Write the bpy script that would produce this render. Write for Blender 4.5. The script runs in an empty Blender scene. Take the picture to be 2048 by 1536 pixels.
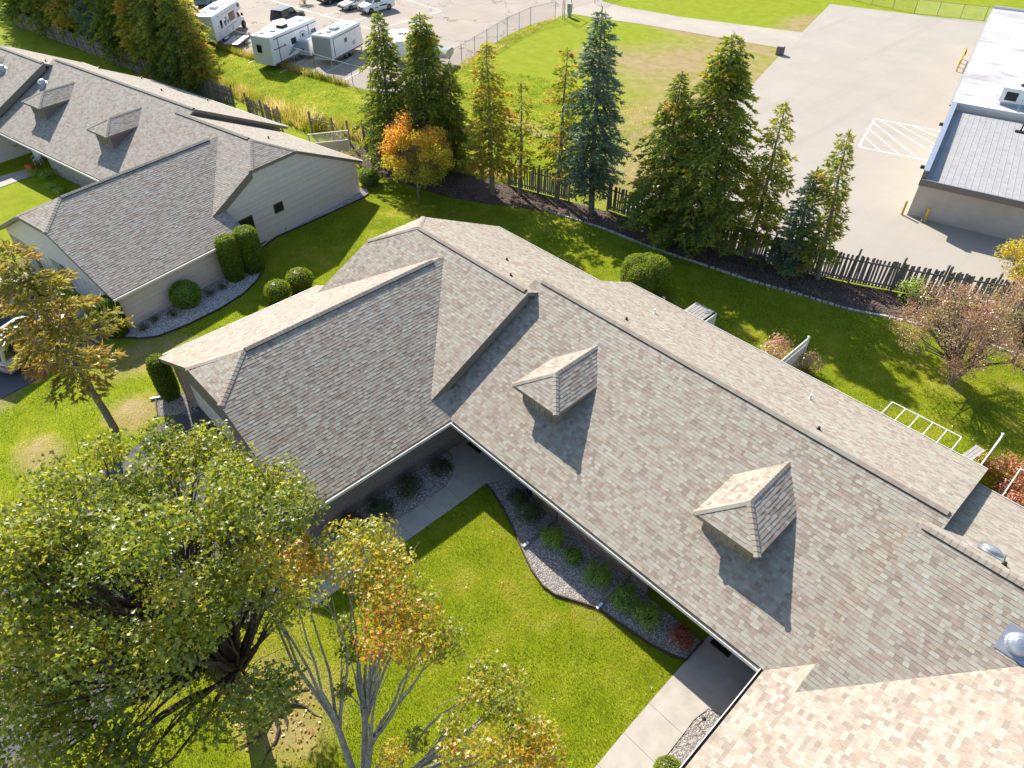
import bpy, bmesh, math, random
import numpy as np
from mathutils import Vector, Matrix
random.seed(7); RNG = np.random.default_rng(11)
R_ = math.radians
SC = bpy.context.scene
COL = SC.collection

# ------------------------------------------------------------------ camera, sky, sun, exposure
cam_d = bpy.data.cameras.new('camera'); cam = bpy.data.objects.new('camera', cam_d); COL.objects.link(cam)
cam.location = (17.2136, -12.7166, 23.6241)
cam.rotation_euler = (R_(90 - 41.98), 0, R_(136.487 - 90))
cam_d.sensor_width = 36; cam_d.lens = 1393.1 / 2048 * 36
cam_d.clip_start = 0.5; cam_d.clip_end = 2000
SC.camera = cam
SUN_EL = 36.84; SUN_AZ = 163.87          # azimuth counted from +X counterclockwise
world = bpy.data.worlds.new('World'); SC.world = world; world.use_nodes = True
wn = world.node_tree.nodes; wl = world.node_tree.links
wn.clear()
sky = wn.new('ShaderNodeTexSky'); sky.sky_type = 'NISHITA'; sky.sun_disc = False
sky.sun_elevation = R_(SUN_EL); sky.sun_rotation = R_(90 - SUN_AZ)
sky.air_density = 1.0; sky.dust_density = 0.6; sky.ozone_density = 2.2
bg = wn.new('ShaderNodeBackground'); bg.inputs[1].default_value = 0.10
wo = wn.new('ShaderNodeOutputWorld')
wl.new(sky.outputs[0], bg.inputs[0]); wl.new(bg.outputs[0], wo.inputs[0])
sun_d = bpy.data.lights.new('sun', 'SUN'); sun_d.energy = 4.0; sun_d.angle = R_(0.5); sun_d.color = (1.0, 0.945, 0.86)
sun = bpy.data.objects.new('sun', sun_d); COL.objects.link(sun)
_sd = Vector((math.cos(R_(SUN_AZ)) * math.cos(R_(SUN_EL)), math.sin(R_(SUN_AZ)) * math.cos(R_(SUN_EL)), math.sin(R_(SUN_EL))))
sun.rotation_euler = _sd.to_track_quat('Z', 'Y').to_euler()
sun.location = _sd * 100
SC.view_settings.view_transform = 'Standard'; SC.view_settings.look = 'None'
SC.view_settings.gamma = 1; SC.view_settings.exposure = 1.2; SC.view_settings.use_curve_mapping = False
cy = SC.cycles
cy.use_denoising = True
cy.max_bounces = 6; cy.diffuse_bounces = 4; cy.glossy_bounces = 2; cy.transmission_bounces = 4; cy.transparent_max_bounces = 4
cy.caustics_reflective = False; cy.caustics_refractive = False

# ------------------------------------------------------------------ helpers
def sm(t): t = min(max(t, 0.0), 1.0); return t * t * (3 - 2 * t)
def terr(x, y): return -0.33 * sm((-12.5 - x) / 5) * sm((19 - y) / 4)

def tag(o, label=None, cat=None, group=None, kind=None):
    if label: o['label'] = label
    if cat: o['category'] = cat
    if group: o['group'] = group
    if kind: o['kind'] = kind
    return o

def empty(name, loc=(0, 0, 0), rz=0.0, label=None, cat=None, group=None):
    o = bpy.data.objects.new(name, None); COL.objects.link(o)
    o.location = loc; o.rotation_euler = (0, 0, rz); o.empty_display_size = 0.2
    return tag(o, label, cat, group)

def copy_tree(o, parent=None):
    c = o.copy(); COL.objects.link(c); c.parent = parent
    for ch in list(o.children): copy_tree(ch, c)
    return c

def link_mesh(name, me, parent=None):
    o = bpy.data.objects.new(name, me); COL.objects.link(o); o.parent = parent
    return o

class MB:
    """collects faces for one mesh object"""
    def __init__(s): s.v = []; s.f = []; s.m = []; s.t = []
    def add(s, vs, fs, m=0, t=0.5):
        b = len(s.v); s.v.extend([tuple(p) for p in vs])
        for f in fs: s.f.append(tuple(i + b for i in f)); s.m.append(m); s.t.append(t)
    def box(s, c, d, m=0, t=0.5, rz=0.0, mat=None, bottom=True):
        x, y, z = d[0] / 2, d[1] / 2, d[2] / 2
        vs = [(-x, -y, -z), (x, -y, -z), (x, y, -z), (-x, y, -z), (-x, -y, z), (x, -y, z), (x, y, z), (-x, y, z)]
        if mat is not None: vs = [mat @ Vector(p) for p in vs]
        elif rz: cr, sr = math.cos(rz), math.sin(rz); vs = [(cr * p[0] - sr * p[1], sr * p[0] + cr * p[1], p[2]) for p in vs]
        if mat is None: vs = [(p[0] + c[0], p[1] + c[1], p[2] + c[2]) for p in vs]
        fs = [(4, 5, 6, 7), (0, 1, 5, 4), (1, 2, 6, 5), (2, 3, 7, 6), (3, 0, 4, 7)]
        if bottom: fs.append((3, 2, 1, 0))
        s.add(vs, fs, m, t)
    def bar(s, a, b, w, h=None, m=0, t=0.5, up=(0, 0, 1)):
        a, b = Vector(a), Vector(b); h = h or w; d = b - a
        if d.length < 1e-6: return
        d = d.normalized(); u = Vector(up)
        if abs(d.dot(u)) > 0.98: u = Vector((1, 0, 0))
        x = d.cross(u).normalized(); y = x.cross(d).normalized()
        vs = []
        for p in (a, b):
            for sx, sy in ((-1, -1), (1, -1), (1, 1), (-1, 1)): vs.append(p + x * (sx * w / 2) + y * (sy * h / 2))
        s.add(vs, [(0, 1, 5, 4), (1, 2, 6, 5), (2, 3, 7, 6), (3, 0, 4, 7), (3, 2, 1, 0), (4, 5, 6, 7)], m, t)
    def tube(s, pts, rs, n=6, m=0, t=0.5, cap=True):
        pts = [Vector(p) for p in pts]; b = len(s.v); k = len(pts)
        ref = Vector((0.31, 0.17, 0.93))
        for i, p in enumerate(pts):
            d = (pts[min(i + 1, k - 1)] - pts[max(i - 1, 0)])
            d = d.normalized() if d.length > 1e-9 else Vector((0, 0, 1))
            rr = ref if abs(d.dot(ref)) < 0.95 else Vector((1, 0, 0))
            x = d.cross(rr).normalized(); y = d.cross(x)
            r = rs[i] if hasattr(rs, '__len__') else rs
            for j in range(n):
                a = 2 * math.pi * j / n
                s.v.append(tuple(p + x * (r * math.cos(a)) + y * (r * math.sin(a))))
        for i in range(k - 1):
            for j in range(n):
                s.f.append((b + i * n + j, b + i * n + (j + 1) % n, b + (i + 1) * n + (j + 1) % n, b + (i + 1) * n + j)); s.m.append(m); s.t.append(t)
        if cap:
            s.f.append(tuple(b + (k - 1) * n + j for j in range(n))); s.m.append(m); s.t.append(t)
            s.f.append(tuple(b + j for j in reversed(range(n)))); s.m.append(m); s.t.append(t)
    def prism(s, poly, z0, z1, m=0, t=0.5):
        n = len(poly)
        vs = [(p[0], p[1], z0) for p in poly] + [(p[0], p[1], z1) for p in poly]
        s.add(vs, [tuple(range(n, 2 * n)), tuple(reversed(range(n)))] + [(i, (i + 1) % n, n + (i + 1) % n, n + i) for i in range(n)], m, t)
    def lathe(s, c, prof, n=12, m=0, t=0.5, sx=1.0, sy=1.0, mat=None):
        b = len(s.v)
        for r, z in prof:
            for j in range(n):
                a = 2 * math.pi * j / n; p = Vector((sx * r * math.cos(a), sy * r * math.sin(a), z))
                p = (mat @ p) if mat is not None else p + Vector(c)
                s.v.append(tuple(p))
        for i in range(len(prof) - 1):
            for j in range(n):
                s.f.append((b + i * n + j, b + i * n + (j + 1) % n, b + (i + 1) * n + (j + 1) % n, b + (i + 1) * n + j)); s.m.append(m); s.t.append(t)
        s.f.append(tuple(b + (len(prof) - 1) * n + j for j in range(n))); s.m.append(m); s.t.append(t)
    def loft(s, loops, m=0, t=0.5, caps=True):
        b = len(s.v); n = len(loops[0])
        for lp in loops: s.v.extend([tuple(p) for p in lp])
        for i in range(len(loops) - 1):
            for j in range(n):
                s.f.append((b + i * n + j, b + i * n + (j + 1) % n, b + (i + 1) * n + (j + 1) % n, b + (i + 1) * n + j)); s.m.append(m); s.t.append(t)
        if caps:
            s.f.append(tuple(b + j for j in reversed(range(n)))); s.m.append(m); s.t.append(t)
            e = b + (len(loops) - 1) * n; s.f.append(tuple(e + j for j in range(n))); s.m.append(m); s.t.append(t)
    def mesh(s, name, mats, smooth=False):
        me = bpy.data.meshes.new(name)
        me.from_pydata(s.v, [], s.f)
        mats = mats if isinstance(mats, (list, tuple)) else [mats]
        for q in mats: me.materials.append(q)
        if len(mats) > 1: me.polygons.foreach_set('material_index', s.m)
        a = me.attributes.new('tint', 'FLOAT', 'FACE'); a.data.foreach_set('value', s.t)
        me.polygons.foreach_set('use_smooth', [smooth] * len(s.f))
        me.update()
        return me
    def build(s, name, mats, parent=None, smooth=False):
        return link_mesh(name, s.mesh(name, mats, smooth), parent)

def np_mesh(name, V, F, mat, tint=None, smooth=False):
    """V (n,3), F (k,m) equal sized faces, or a list of such arrays"""
    Fs = F if isinstance(F, list) else [F]
    me = bpy.data.meshes.new(name)
    V = np.ascontiguousarray(V, dtype=np.float32)
    me.vertices.add(len(V)); me.vertices.foreach_set('co', V.ravel())
    loops = np.concatenate([f.ravel() for f in Fs]).astype(np.int32)
    sizes = np.concatenate([np.full(len(f), f.shape[1], np.int32) for f in Fs])
    me.loops.add(len(loops)); me.loops.foreach_set('vertex_index', loops)
    me.polygons.add(len(sizes))
    st = np.concatenate([[0], np.cumsum(sizes)[:-1]]).astype(np.int32)
    me.polygons.foreach_set('loop_start', st)
    if tint is not None:
        a = me.attributes.new('tint', 'FLOAT', 'FACE'); a.data.foreach_set('value', np.ascontiguousarray(tint, dtype=np.float32))
    me.materials.append(mat)
    me.polygons.foreach_set('use_smooth', np.full(len(sizes), smooth))
    me.update(calc_edges=True)
    return me

def inside(poly, X, Y):
    r = np.zeros(np.shape(X), bool); n = len(poly)
    for i in range(n):
        x0, y0 = poly[i][:2]; x1, y1 = poly[(i + 1) % n][:2]
        if y0 == y1: continue
        r ^= ((y0 > Y) != (y1 > Y)) & (X < (x1 - x0) * (Y - y0) / (y1 - y0) + x0)
    return r

def clip_rect(poly, u0, u1, w0, w1):
    def cut(P, ax, v, keep_less):
        out = []; n = len(P)
        for i in range(n):
            a, b = P[i], P[(i + 1) % n]
            ia = (a[ax] <= v) if keep_less else (a[ax] >= v); ib = (b[ax] <= v) if keep_less else (b[ax] >= v)
            if ia: out.append(a)
            if ia != ib:
                k = (v - a[ax]) / (b[ax] - a[ax]); q = [a[0] + k * (b[0] - a[0]), a[1] + k * (b[1] - a[1])]; q[ax] = v; out.append(tuple(q))
        return out
    P = list(poly)
    for ax, v, kl in ((0, u1, True), (0, u0, False), (1, w1, True), (1, w0, False)):
        P = cut(P, ax, v, kl)
        if len(P) < 3: return []
    Q = []
    for q in P:
        if not Q or abs(q[0] - Q[-1][0]) + abs(q[1] - Q[-1][1]) > 1e-5: Q.append(q)
    if len(Q) > 1 and abs(Q[0][0] - Q[-1][0]) + abs(Q[0][1] - Q[-1][1]) < 1e-5: Q.pop()
    if len(Q) < 3: return []
    A = sum(Q[i][0] * Q[(i + 1) % len(Q)][1] - Q[(i + 1) % len(Q)][0] * Q[i][1] for i in range(len(Q))) / 2
    if abs(A) < 2e-5: return []
    return Q if A > 0 else Q[::-1]

# camera projection, used only to choose which pieces are big enough in view to be objects of their own
_ci = None
def to_px(P):
    M = np.array(Matrix.LocRotScale(cam.location, cam.rotation_euler, None).inverted())
    P = np.asarray(P, float); Q = P @ M[:3, :3].T + M[:3, 3]
    f = 1393.1
    return 1024 + f * Q[:, 0] / -Q[:, 2], 768 - f * Q[:, 1] / -Q[:, 2], -Q[:, 2]

# ------------------------------------------------------------------ materials
def _new(name):
    m = bpy.data.materials.new(name); m.use_nodes = True
    nt = m.node_tree; nt.nodes.clear()
    out = nt.nodes.new('ShaderNodeOutputMaterial')
    return m, nt, out

def ramp(nt, stops, interp='LINEAR'):
    r = nt.nodes.new('ShaderNodeValToRGB'); r.color_ramp.interpolation = interp
    while len(r.color_ramp.elements) < len(stops): r.color_ramp.elements.new(0.5)
    for e, (p, c) in zip(r.color_ramp.elements, stops): e.position = p; e.color = (*c, 1)
    return r

def noise(nt, vec, scale, detail=4, rough=0.55, dist=0.0):
    n = nt.nodes.new('ShaderNodeTexNoise'); n.inputs['Scale'].default_value = scale
    n.inputs['Detail'].default_value = detail; n.inputs['Roughness'].default_value = rough; n.inputs['Distortion'].default_value = dist
    nt.links.new(vec, n.inputs['Vector'])
    return n.outputs['Fac']

def mixc(nt, fac, a, b, mode='MIX'):
    m = nt.nodes.new('ShaderNodeMix'); m.data_type = 'RGBA'; m.blend_type = mode
    for i, s in ((0, fac), (6, a), (7, b)):
        if isinstance(s, (int, float)): m.inputs[i].default_value = s
        elif isinstance(s, tuple): m.inputs[i].default_value = (*s, 1)
        else: nt.links.new(s, m.inputs[i])
    return m.outputs[2]

def mrange(nt, v, a, b, c=0.0, d=1.0):
    m = nt.nodes.new('ShaderNodeMapRange'); nt.links.new(v, m.inputs[0])
    for i, x in enumerate((a, b, c, d)): m.inputs[i + 1].default_value = x
    return m.outputs[0]

def pos(nt, world_space=False):
    if world_space: return nt.nodes.new('ShaderNodeNewGeometry').outputs['Position']
    return nt.nodes.new('ShaderNodeTexCoord').outputs['Object']

def attr(nt, name='tint'):
    a = nt.nodes.new('ShaderNodeAttribute'); a.attribute_name = name
    return a.outputs['Fac']

def principled(nt, out, col, rough=0.7, metal=0.0, spec=0.4, bump=None, bdist=0.01, bstr=0.5):
    p = nt.nodes.new('ShaderNodeBsdfPrincipled')
    if isinstance(col, tuple): p.inputs['Base Color'].default_value = (*col, 1)
    else: nt.links.new(col, p.inputs['Base Color'])
    p.inputs['Roughness'].default_value = rough; p.inputs['Metallic'].default_value = metal
    p.inputs['Specular IOR Level'].default_value = spec
    if bump is not None:
        b = nt.nodes.new('ShaderNodeBump'); b.inputs['Strength'].default_value = bstr; b.inputs['Distance'].default_value = bdist
        nt.links.new(bump, b.inputs['Height']); nt.links.new(b.outputs[0], p.inputs['Normal'])
    nt.links.new(p.outputs[0], out.inputs[0])
    return p

def simple(name, c, rough=0.6, metal=0.0, spec=0.4, var=0.12, scale=6.0, bump=0.0, dirt=0.0):
    m, nt, out = _new(name)
    v = pos(nt); n = noise(nt, v, scale, 5)
    dark = tuple(x * (1 - var) for x in c); light = tuple(min(1, x * (1 + var)) for x in c)
    col = mixc(nt, mrange(nt, n, 0.3, 0.7), dark, light)
    if dirt:
        d = noise(nt, v, scale * 0.35, 6, 0.7)
        col = mixc(nt, mrange(nt, d, 0.52, 0.75, 0, dirt), col, tuple(x * 0.45 for x in c))
    principled(nt, out, col, rough, metal, spec, n if bump else None, 0.01, bump)
    return m

def tinted(name, stops, rough=0.85, grain=90.0, gvar=0.35, bump=0.3, interp='LINEAR', spec=0.25, large=0.0):
    m, nt, out = _new(name)
    r = ramp(nt, stops, interp); nt.links.new(attr(nt), r.inputs[0])
    v = pos(nt); n = noise(nt, v, grain, 2, 0.7)
    col = mixc(nt, mrange(nt, n, 0.25, 0.75), mixc(nt, gvar, r.outputs[0], (0.0, 0.0, 0.0)), mixc(nt, gvar * 0.5, r.outputs[0], (1.0, 1.0, 0.95)))
    if large:
        l = noise(nt, pos(nt, True), 0.45, 4, 0.6)
        col = mixc(nt, mrange(nt, l, 0.35, 0.7, 0, large), col, mixc(nt, 0.5, col, (0.12, 0.09, 0.07)))
    principled(nt, out, col, rough, 0, spec, n if bump else None, 0.004, bump)
    return m

def leafmat(name, stops, trans=0.45, gloss=0.10, rough=0.42, vary=0.0, glow=1.6):
    m, nt, out = _new(name)
    r = ramp(nt, stops); nt.links.new(attr(nt), r.inputs[0])
    col = r.outputs[0]
    if vary:
        n = noise(nt, pos(nt, True), 0.55, 3, 0.6)
        col = mixc(nt, mrange(nt, n, 0.35, 0.7, 0, vary), col, mixc(nt, 0.55, col, (0.02, 0.035, 0.008)))
    d = nt.nodes.new('ShaderNodeBsdfDiffuse'); t = nt.nodes.new('ShaderNodeBsdfTranslucent'); g = nt.nodes.new('ShaderNodeBsdfGlossy')
    g.inputs['Roughness'].default_value = rough; g.inputs['Color'].default_value = (0.9, 0.95, 1.0, 1)
    nt.links.new(col, d.inputs[0])
    tc = mixc(nt, 1.0, col, (1.0 * glow, 0.97 * glow, 0.62 * glow), 'MULTIPLY')
    nt.links.new(tc, t.inputs[0])
    a = nt.nodes.new('ShaderNodeMixShader'); a.inputs[0].default_value = trans
    nt.links.new(d.outputs[0], a.inputs[1]); nt.links.new(t.outputs[0], a.inputs[2])
    b = nt.nodes.new('ShaderNodeMixShader'); b.inputs[0].default_value = gloss
    nt.links.new(a.outputs[0], b.inputs[1]); nt.links.new(g.outputs[0], b.inputs[2])
    nt.links.new(b.outputs[0], out.inputs[0])
    return m

M = {}
M['shingle'] = tinted('asphalt_shingle', [(0, (.245, .185, .135)), (.14, (.295, .225, .165)), (.3, (.335, .255, .19)), (.5, (.35, .295, .22)), (.66, (.345, .315, .245)), (.82, (.385, .335, .25)), (1, (.415, .375, .30))], 0.9, 60, 0.2, 0.4, spec=0.2, large=0.12)
M['shingle_far'] = tinted('asphalt_shingle_aged', [(0, (.26, .20, .15)), (.2, (.31, .245, .185)), (.45, (.355, .30, .23)), (.7, (.345, .315, .255)), (1, (.41, .365, .295))], 0.9, 60, 0.2, 0.35, spec=0.2, large=0.12)
M['deck'] = simple('roof_underlay', (.10, .08, .065), 0.9)
M['fascia'] = simple('fascia_taupe', (.20, .165, .13), 0.6, var=.08, scale=3)
M['fascia_olive'] = simple('fascia_olive', (.25, .215, .155), 0.6, var=.08, scale=3)
M['vent_dark'] = simple('ridge_vent_plastic', (.035, .026, .02), 0.7)
M['gutter'] = simple('gutter_aluminium', (.74, .70, .64), 0.45, var=.08, scale=2, dirt=.3)
M['gutter_in'] = simple('gutter_floor_brown', (.055, .045, .035), 0.9, var=.4, scale=12)  # dark brown sheet along the floor of the trough
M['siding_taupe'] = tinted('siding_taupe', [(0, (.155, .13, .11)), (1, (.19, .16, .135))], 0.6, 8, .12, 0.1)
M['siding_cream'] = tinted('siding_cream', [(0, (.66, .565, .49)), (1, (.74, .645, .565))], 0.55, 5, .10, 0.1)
M['brick'] = tinted('brick_red', [(0, (.16, .09, .07)), (.3, (.30, .145, .10)), (.6, (.38, .19, .13)), (.85, (.42, .27, .20)), (1, (.52, .39, .31))], 0.9, 40, .3, .5)
M['brick_pale'] = tinted('brick_pale', [(0, (.25, .20, .17)), (.5, (.42, .37, .33)), (1, (.58, .53, .48))], 0.9, 40, .3, .5)
M['mortar'] = simple('mortar', (.36, .32, .28), 0.95, var=.2, scale=30)
M['glass'] = simple('dark_window_glass', (.018, .022, .022), 0.06, spec=.9, var=.3, scale=1.5)
M['trim'] = simple('window_trim', (.30, .26, .20), 0.5)
M['trim_dark'] = simple('window_trim_dark', (.075, .07, .05), 0.5)
M['concrete'] = simple('concrete_walk', (.44, .39, .325), 0.9, var=.10, scale=2.2, bump=.15, dirt=.18)
M['mat'] = simple('door_mat_fibre', (.022, .02, .018), 1.0, var=.4, scale=60, bump=.4)
M['mat_brown'] = simple('door_mat_brown', (.04, .028, .022), 1.0, var=.4, scale=60, bump=.4)
M['stone'] = tinted('gravel_stone', [(0, (.17, .15, .135)), (.3, (.36, .31, .27)), (.55, (.50, .44, .385)), (.8, (.62, .57, .51)), (1, (.75, .71, .66))], 0.85, 30, .15, .3)
M['stone_white'] = tinted('gravel_white', [(0, (.30, .275, .25)), (.4, (.52, .48, .45)), (.8, (.68, .65, .61)), (1, (.8, .77, .74))], 0.85, 30, .15, .3)
M['gravel_bed'] = simple('gravel_base', (.24, .205, .18), 0.95, var=.45, scale=35, bump=.6)
M['edging'] = simple('rubber_edging', (.075, .045, .032), 0.8, var=.25, scale=8)
M['edge_stone'] = tinted('edging_stone', [(0, (.36, .33, .29)), (1, (.62, .57, .50))], 0.9, 14, .25, .5)
M['bark_grey'] = simple('bark_grey', (.20, .165, .13), 0.95, var=.45, scale=9, bump=1.0)
M['bark_dark'] = simple('bark_dark', (.085, .06, .045), 0.95, var=.45, scale=9, bump=1.0)
M['bark_pale'] = simple('bark_pale', (.34, .29, .235), 0.95, var=.4, scale=9, bump=1.0)
M['wood'] = tinted('weathered_wood', [(0, (.115, .088, .066)), (.5, (.185, .145, .112)), (1, (.28, .23, .18))], 0.9, 7, .35, .4)
M['wood_grey'] = tinted('grey_wood', [(0, (.26, .24, .22)), (1, (.40, .37, .34))], 0.85, 9, .3, .4)
M['vinyl'] = simple('white_vinyl', (.74, .70, .64), 0.4, var=.05)
M['white'] = simple('white_paint', (.80, .79, .77), 0.4, var=.05, scale=2)
M['white_rv'] = simple('white_gelcoat', (.78, .77, .75), 0.3, var=.05, scale=1, dirt=.12)
M['grey_rv'] = simple('grey_gelcoat', (.36, .37, .33), 0.4, var=.08)
M['roof_white'] = None
M['galv'] = simple('galvanised_steel', (.50, .51, .52), 0.35, metal=.7, var=.15, scale=5)
M['galv_dull'] = simple('galvanised_dull', (.33, .33, .32), 0.55, metal=.3, var=.15, scale=3)
M['wire'] = simple('fence_wire', (.42, .42, .41), 0.5, metal=.4)
M['black'] = simple('black_plastic', (.018, .018, .019), 0.5, var=.3)
M['rubber'] = simple('tyre_rubber', (.022, .022, .023), 0.85, var=.3)
M['alloy'] = simple('wheel_alloy', (.5, .5, .51), 0.3, metal=.8)
M['silver'] = simple('silver_car_paint', (.50, .49, .46), 0.22, metal=.55, var=.04, spec=.6)
M['car_dark'] = simple('dark_car_paint', (.025, .027, .03), 0.2, var=.1, spec=.6)
M['car_teal'] = simple('teal_car_paint', (.10, .27, .30), 0.25, var=.05, spec=.6)
M['blue'] = simple('blue_plastic', (.02, .045, .15), 0.45)
M['lamp_red'] = simple('red_lens', (.35, .06, .03), 0.25, spec=.6)
M['lamp_clear'] = simple('clear_lens', (.65, .65, .62), 0.15, spec=.7)
M['yellow'] = simple('yellow_safety_paint', (.62, .43, .06), 0.5, var=.12, dirt=.2)
M['pumpkin'] = simple('pumpkin_skin', (.60, .13, .012), 0.45, var=.1, scale=3)
M['render_wall'] = simple('painted_block_wall', (.52, .465, .40), 0.85, var=.07, scale=1.2, dirt=.15)
M['metal_trim'] = simple('brown_metal_trim', (.19, .165, .14), 0.5, var=.06)
M['stripe'] = simple('road_paint_white', (.78, .77, .74), 0.7, var=.12, scale=8, dirt=.25)
M['dark_decal'] = simple('decal_black', (.02, .02, .022), 0.4)
M['blue_decal'] = simple('decal_blue', (.12, .22, .30), 0.4)
M['soil'] = simple('dry_soil', (.20, .145, .10), 1.0, var=.4, scale=5, bump=.6)

# ------------------------------------------------------------------ ground materials
def ground_mat():
    m, nt, out = _new('lawn_soil')
    v = pos(nt, True)
    sep = nt.nodes.new('ShaderNodeSeparateXYZ'); nt.links.new(v, sep.inputs[0])
    big = noise(nt, v, 0.16, 5, 0.6); mid = noise(nt, v, 0.9, 5, 0.65); fine = noise(nt, v, 14, 4, 0.75)
    g = ramp(nt, [(0.25, (.13, .17, .004)), (0.5, (.225, .265, .008)), (0.75, (.32, .33, .03))])
    nt.links.new(mixc(nt, 0.5, mid, fine), g.inputs[0])
    dry = ramp(nt, [(0.3, (.20, .135, .05)), (0.5, (.33, .24, .11)), (0.72, (.42, .34, .21))]); nt.links.new(mixc(nt, 0.55, mid, fine), dry.inputs[0])
    # the field beyond the fence dries out towards the concrete yard
    def comb(op, a, b):
        n = nt.nodes.new('ShaderNodeMath'); n.operation = op
        for i, s in enumerate((a, b)):
            if isinstance(s, (int, float)): n.inputs[i].default_value = s
            else: nt.links.new(s, n.inputs[i])
        return n.outputs[0]
    def blob(cx, cy, rx, ry):
        dx = comb('DIVIDE', comb('SUBTRACT', sep.outputs[0], cx), rx); dy = comb('DIVIDE', comb('SUBTRACT', sep.outputs[1], cy), ry)
        d = comb('SQRT', comb('ADD', comb('MULTIPLY', dx, dx), comb('MULTIPLY', dy, dy)), 0.0)
        return mrange(nt, d, 0.55, 1.25, 1.0, 0.0)
    mask = blob(-24, 53, 8.5, 11)
    for a in ((-17, 41, 6, 11), (-13, 30, 5, 7), (-27, 62, 14, 2.2), (-23, 75, 4, 6), (-30, 49, 6, 5), (-30, 22, 3.2, 1.6), (-25, 29, 3, 1.2), (-13.2, -13.6, 1.6, 1.1), (-13.0, -9.4, 1.5, 1.3), (4.6, -11.2, 2.2, 1.6), (-17.3, -7.2, 1.6, 2.6), (-20, -14, 2, 1.5)):
        mask = comb('MAXIMUM', mask, blob(*a))
    mask = comb('MULTIPLY', mask, mrange(nt, mixc(nt, 0.5, big, mid), 0.30, 0.56, 0.25, 1.0))
    spots = mrange(nt, mixc(nt, 0.6, mid, big), 0.60, 0.72, 0, 0.35)
    mask = comb('MAXIMUM', mask, spots)
    principled(nt, out, mixc(nt, mask, g.outputs[0], dry.outputs[0]), 0.95, 0, 0.1, fine, 0.03, 0.9)
    return m
M['ground'] = ground_mat()

def paving(name, c, crack=0.0, streak=0.0, var=0.1, var_scale=0.25):
    m, nt, out = _new(name)
    v = pos(nt, True)
    n1 = noise(nt, v, var_scale, 6, 0.62); n2 = noise(nt, v, 25, 3, 0.7)
    col = mixc(nt, mrange(nt, n1, 0.3, 0.7), tuple(x * (1 - var) for x in c), tuple(x * (1 + var) for x in c))
    col = mixc(nt, mrange(nt, n2, 0.3, 0.75, 0, 0.25), col, tuple(x * 0.6 for x in c))
    if streak:
        mp = nt.nodes.new('ShaderNodeMapping'); mp.inputs['Rotation'].default_value = (0, 0, R_(-17)); mp.inputs['Scale'].default_value = (0.9, 0.05, 1)
        nt.links.new(v, mp.inputs[0]); s = noise(nt, mp.outputs[0], 0.8, 5, 0.65)
        col = mixc(nt, mrange(nt, s, 0.52, 0.72, 0, streak), col, tuple(x * 0.72 for x in c))
    if crack:
        vo = nt.nodes.new('ShaderNodeTexVoronoi'); vo.feature = 'DISTANCE_TO_EDGE'; vo.inputs['Scale'].default_value = 0.11
        nz = nt.nodes.new('ShaderNodeTexNoise'); nz.inputs['Scale'].default_value = 0.5; nt.links.new(v, nz.inputs['Vector'])
        vv = nt.nodes.new('ShaderNodeVectorMath'); vv.operation = 'ADD'; nt.links.new(v, vv.inputs[0])
        sc = nt.nodes.new('ShaderNodeVectorMath'); sc.operation = 'SCALE'; sc.inputs[3].default_value = 3.0; nt.links.new(nz.outputs['Color'], sc.inputs[0])
        nt.links.new(sc.outputs[0], vv.inputs[1]); nt.links.new(vv.outputs[0], vo.inputs['Vector'])
        col = mixc(nt, mrange(nt, vo.outputs['Distance'], 0.002, 0.009, crack, 0), col, tuple(x * 0.35 for x in c))
    principled(nt, out, col, 0.9, 0, 0.25, n2, 0.006, 0.5)
    return m
M['yard'] = paving('yard_concrete', (.40, .355, .295), streak=.35, var=.06)
M['lot'] = paving('old_asphalt', (.37, .31, .245), crack=.8, streak=.25, var=.10)
M['lane'] = paving('lane_gravel_concrete', (.42, .365, .295), streak=.2)
M['asphalt'] = paving('driveway_asphalt', (.115, .11, .115), var=.15, var_scale=.6)
M['mulch'] = paving('bark_mulch', (.105, .07, .055), var=.4, var_scale=1.3)

# ------------------------------------------------------------------ ground sheets
def grid_lines(segs):
    out = []
    for a, b, st in segs:
        n = max(1, int(round((b - a) / st))); out += [a + (b - a) * i / n for i in range(n)]
    return out + [segs[-1][1]]
GX = grid_lines([(-900, -100, 100), (-100, -40, 10), (-40, -12, .5), (-12, 50, 6.2), (50, 900, 170)])
GY = grid_lines([(-500, -60, 88), (-60, 14, 1.0), (14, 20, .5), (20, 100, 8), (100, 1300, 150)])
def ground():
    V = np.array([(x, y, terr(x, y)) for y in GY for x in GX]); nx = len(GX)
    F = np.array([(j * nx + i, j * nx + i + 1, (j + 1) * nx + i + 1, (j + 1) * nx + i) for j in range(len(GY) - 1) for i in range(nx - 1)])
    o = link_mesh('ground', np_mesh('ground', V, F, M['ground'])); o['kind'] = 'structure'
ground()

def sheet(name, poly, off, mat, kind='structure', parent=None, drape=False, thick=0.0):
    b = MB()
    if not drape:
        n = len(poly)
        z = off
        b.add([(p[0], p[1], z) for p in poly], [tuple(range(n))] if sum(poly[i][0] * poly[(i + 1) % n][1] - poly[(i + 1) % n][0] * poly[i][1] for i in range(n)) > 0 else [tuple(reversed(range(n)))])
        if thick:
            b.add([(p[0], p[1], z) for p in poly] + [(p[0], p[1], z - thick) for p in poly], [(i, (i + 1) % n, n + (i + 1) % n, n + i) for i in range(n)])
    else:
        xs = [p[0] for p in poly]; ys = [p[1] for p in poly]
        for i in range(len(GX) - 1):
            if GX[i + 1] < min(xs) or GX[i] > max(xs): continue
            for j in range(len(GY) - 1):
                if GY[j + 1] < min(ys) or GY[j] > max(ys): continue
                q = clip_rect(poly, GX[i], GX[i + 1], GY[j], GY[j + 1])
                if q: b.add([(p[0], p[1], terr(*p) + off) for p in q], [tuple(range(len(q)))])
    o = b.build(name, mat, parent)
    if kind: o['kind'] = kind
    return o

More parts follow.
